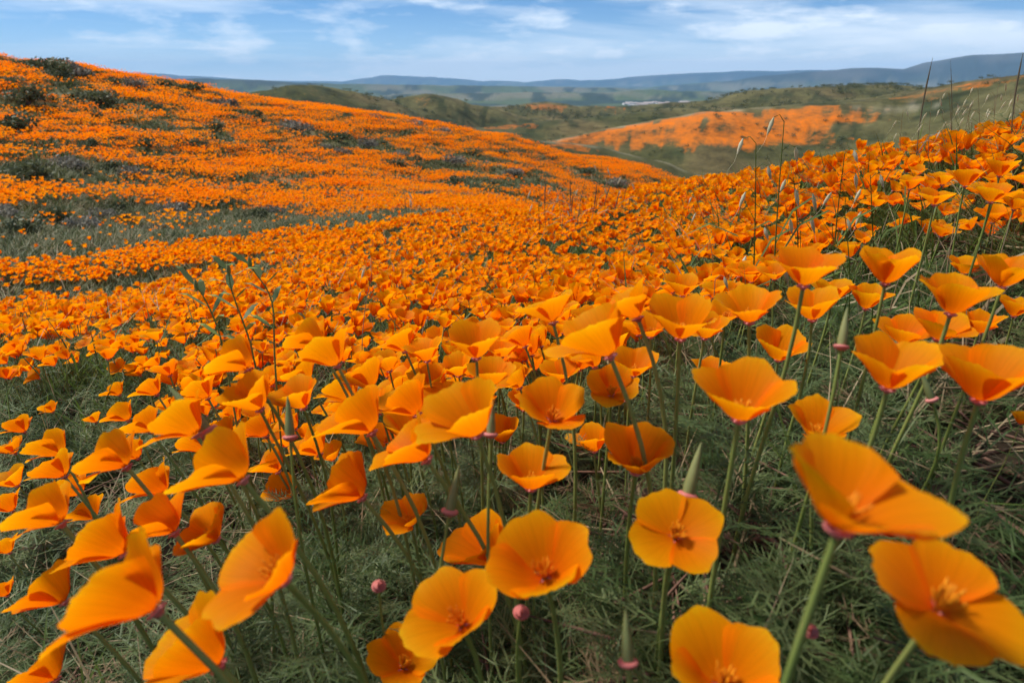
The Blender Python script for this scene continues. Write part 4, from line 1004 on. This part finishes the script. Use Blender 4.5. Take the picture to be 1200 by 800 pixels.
stalk_thing('sedge_stalk', 1113, 230, (1114, 71), 2.6, 'thin dark spike against the mountains', 'grass stalk', 'dark spikes against the mountains', m=M_SEDGE, heads_=1, blades=0, thick=.0008, hook=.05)
stalk_thing('sedge_stalk', 1190, 220, (1199, 62), 2.3, 'dark spike with a pale sheath at the crest of the slope', 'grass stalk', 'dark spikes against the mountains', m=M_SEDGE, heads_=1, blades=1, thick=.0017, hook=-.15)
for i, (bx, tx, ty) in enumerate([(1098, 1092, 118), (1120, 1112, 108), (1128, 1140, 118), (1150, 1146, 104), (1158, 1166, 112), (1172, 1170, 100), (1182, 1190, 118), (1066, 1058, 132), (1145, 1134, 128), (1108, 1104, 130), (1205, 1210, 105), (1190, 1184, 110)]):
    stalk_thing('dry_stalk', bx, 225, (tx, ty), 2.5 + .1 * (i % 4), 'thin straw-coloured stalk in the dry tuft on the crest of the slope', 'grass stalk', 'dry stalks on the crest', m=M_DRY, heads_=3, blades=2, thick=.0013, hook=random.uniform(-.2, .2))
for i, (bx, tx, ty) in enumerate([(632, 628, 216), (645, 640, 205), (655, 652, 222), (664, 668, 208), (676, 690, 196), (684, 700, 212), (694, 705, 200), (702, 716, 214), (650, 660, 232), (712, 726, 222), (720, 735, 210), (672, 672, 224)]):
    stalk_thing('tuft_stalk', bx, 285, (tx, ty), 4.6 + .12 * (i % 4), 'slender stalk of the loose grass tuft before the far hill', 'grass stalk', 'stalks of the grass tuft', m=(M_GRASS, M_SEDGE, M_DRY)[i % 3], heads_=1 if i % 2 else 3, blades=2, thick=.0028, hook=random.uniform(-.15, .15), headlen=.05)
stalk_thing('dry_stalk', 838, 300, (815, 231), 2.0, 'single pale dry stalk curving over in a hook', 'grass stalk', None, m=M_DRY, heads_=2, blades=0, hook=.25)
stalk_thing('dry_stalk', 478, 270, (474, 228), 8.0, 'pale upright dry stalk at the edge of the hollow', 'grass stalk', None, m=M_DRY, heads_=3, blades=1, thick=.006, headlen=.08)
stalk_thing('dry_stalk', 432, 400, (436, 318), 1.5, 'pale dry stalk with a curled tip amid small poppies', 'grass stalk', None, m=M_DRY, heads_=2, blades=1, hook=-.2)
stalk_thing('dry_stalk', 820, 400, (838, 328), 1.1, 'branching white dry stalk behind the cluster of cups', 'grass stalk', None, m=M_DRY, heads_=4, blades=2, hook=.1)
for i, (bx, tx, ty, mm) in enumerate([(1000, 990, 250, 0), (1012, 1030, 262, 0), (1030, 1042, 248, 1), (1050, 1035, 258, 0), (1070, 1085, 262, 1), (1090, 1080, 244, 0), (1110, 1125, 262, 1), (1135, 1120, 256, 1), (1150, 1165, 262, 1), (1170, 1185, 255, 1), (960, 975, 262, 0), (945, 938, 270, 0)]):
    stalk_thing('grass_blade', bx, 330, (tx, ty), 1.15 + .08 * (i % 3), ('dry pale' if mm else 'green') + ' grass stem in the tangle between the barrel-shaped poppies and the crest', 'grass stalk', ('dry' if mm else 'green') + ' stems of the grass tangle', m=M_DRY if mm else M_GRASS, heads_=0, blades=5, thick=.0016, hook=random.uniform(-.3, .3))

# ------------------------------------------------------------------ leafy weed
def weed(pts_px, r, label):
    d = ray(*pts_px[0]); a = math.atan2(d[0], d[1]); x0, y0 = r * math.sin(a), r * math.cos(a); z0 = ground_at(x0, y0) - .008
    root = bpy.data.objects.new('leafy_weed', None); col.objects.link(root); root.location = (x0, y0, z0); O = np.array((x0, y0, z0)); rd = random.Random(int(pts_px[0][0]))
    pts = [np.zeros(3)] + [np.array(P(px, py, r)) - O for px, py in pts_px[1:]]
    q = np.linspace(0, len(pts) - 1, 13); pp = np.stack([np.interp(q, range(len(pts)), [p[i] for p in pts]) for i in range(3)], -1)
    for _ in range(2): pp[1:-1] = (pp[:-2] + 2 * pp[1:-1] + pp[2:]) / 4
    b = MB(); b.tube(pp, np.linspace(.0016, .0007, 13), 6); link('stalk', b.mesh('stalk', M_STEM), root)
    for i in range(4, 13):
        a = i * 2.3; dd = np.array((math.cos(a), math.sin(a) * .6, rd.uniform(.3, .9))); dd /= np.linalg.norm(dd); l_ = rd.uniform(.028, .05); p = pp[i]; sd = np.cross(dd, (0, 0, 1))
        b = MB(); b.ribbon([p, p + dd * l_ * .35, p + dd * l_ * .7, p + dd * l_ - np.array((0, 0, l_ * .15))], [.001, .010, .008, .0008], sd, 0); link('leaf', b.mesh('leaf', M_STEM if i % 3 else M_LEAF, False), root)
    b = MB(); p = pp[-1]; b.tube([p - (0, 0, .006), p, p + (0, 0, .006), p + (0, 0, .011)], [.0012, .0030, .0026, .0005], 7); link('bud', b.mesh('bud', M_POD), root)
    return tag(root, label, 'weed', 'leafy weeds over the crowded poppies')
weed([(308, 440), (298, 412), (284, 375), (270, 338), (268, 318)], .95, 'upright leafy weed with a dark bud standing over the crowded poppies')
weed([(312, 440), (318, 405), (323, 370), (316, 340), (300, 322), (293, 310)], .95, 'leafy weed curving over at the top beside the upright weed')
weed([(268, 440), (262, 400), (248, 366), (238, 346), (230, 336)], 1.0, 'low grey leafy weed leaning away from the upright weed')

# ------------------------------------------------------------------ dead stems on the soil
def dead_stem(a, b_, w, label):
    p = [cast([q[0]], [q[1]], .2, 3)[0] for q in (a, b_)]
    o = p[0]; root_m = MB(); n = 7
    pts = []
    for t in np.linspace(0, 1, n):
        q = p[0] * (1 - t) + p[1] * t; q[2] = ground_at(q[0], q[1]) + .012 + .03 * math.sin(t * 3.14) + random.uniform(0, .006); pts.append(q - o)
    root_m.tube(pts, np.linspace(w, w * .5, n), 7, 0, True)
    for i in (2, 4):
        d = (pts[i + 1] - pts[i]) * .7 + np.array((random.uniform(-.04, .04), random.uniform(-.02, .03), .03)); root_m.tube([pts[i], pts[i] + d * .6, pts[i] + d * 1.2], [w * .5, w * .35, w * .12], 5)
    ob = link('dead_stem', root_m.mesh('dead_stem', M_TWIG)); ob.location = o
    return tag(ob, label, 'dead stem', 'dead stems lying on the soil')
dead_stem((880, 650), (935, 735), .0035, 'reddish brown dead stem slanting down beside the flat wide-open poppy')
dead_stem((660, 740), (720, 700), .0018, 'pale brown dead twig beside the swollen pink seed pod')
dead_stem((1010, 640), (945, 720), .0022, 'brown dead stem under the saucer-shaped poppy')
dead_stem((30, 470), (110, 500), .003, 'grey-brown dead stem in the gap between small poppies')
dead_stem((700, 660), (745, 610), .0022, 'brown forked twig behind the large pale-edged poppy')
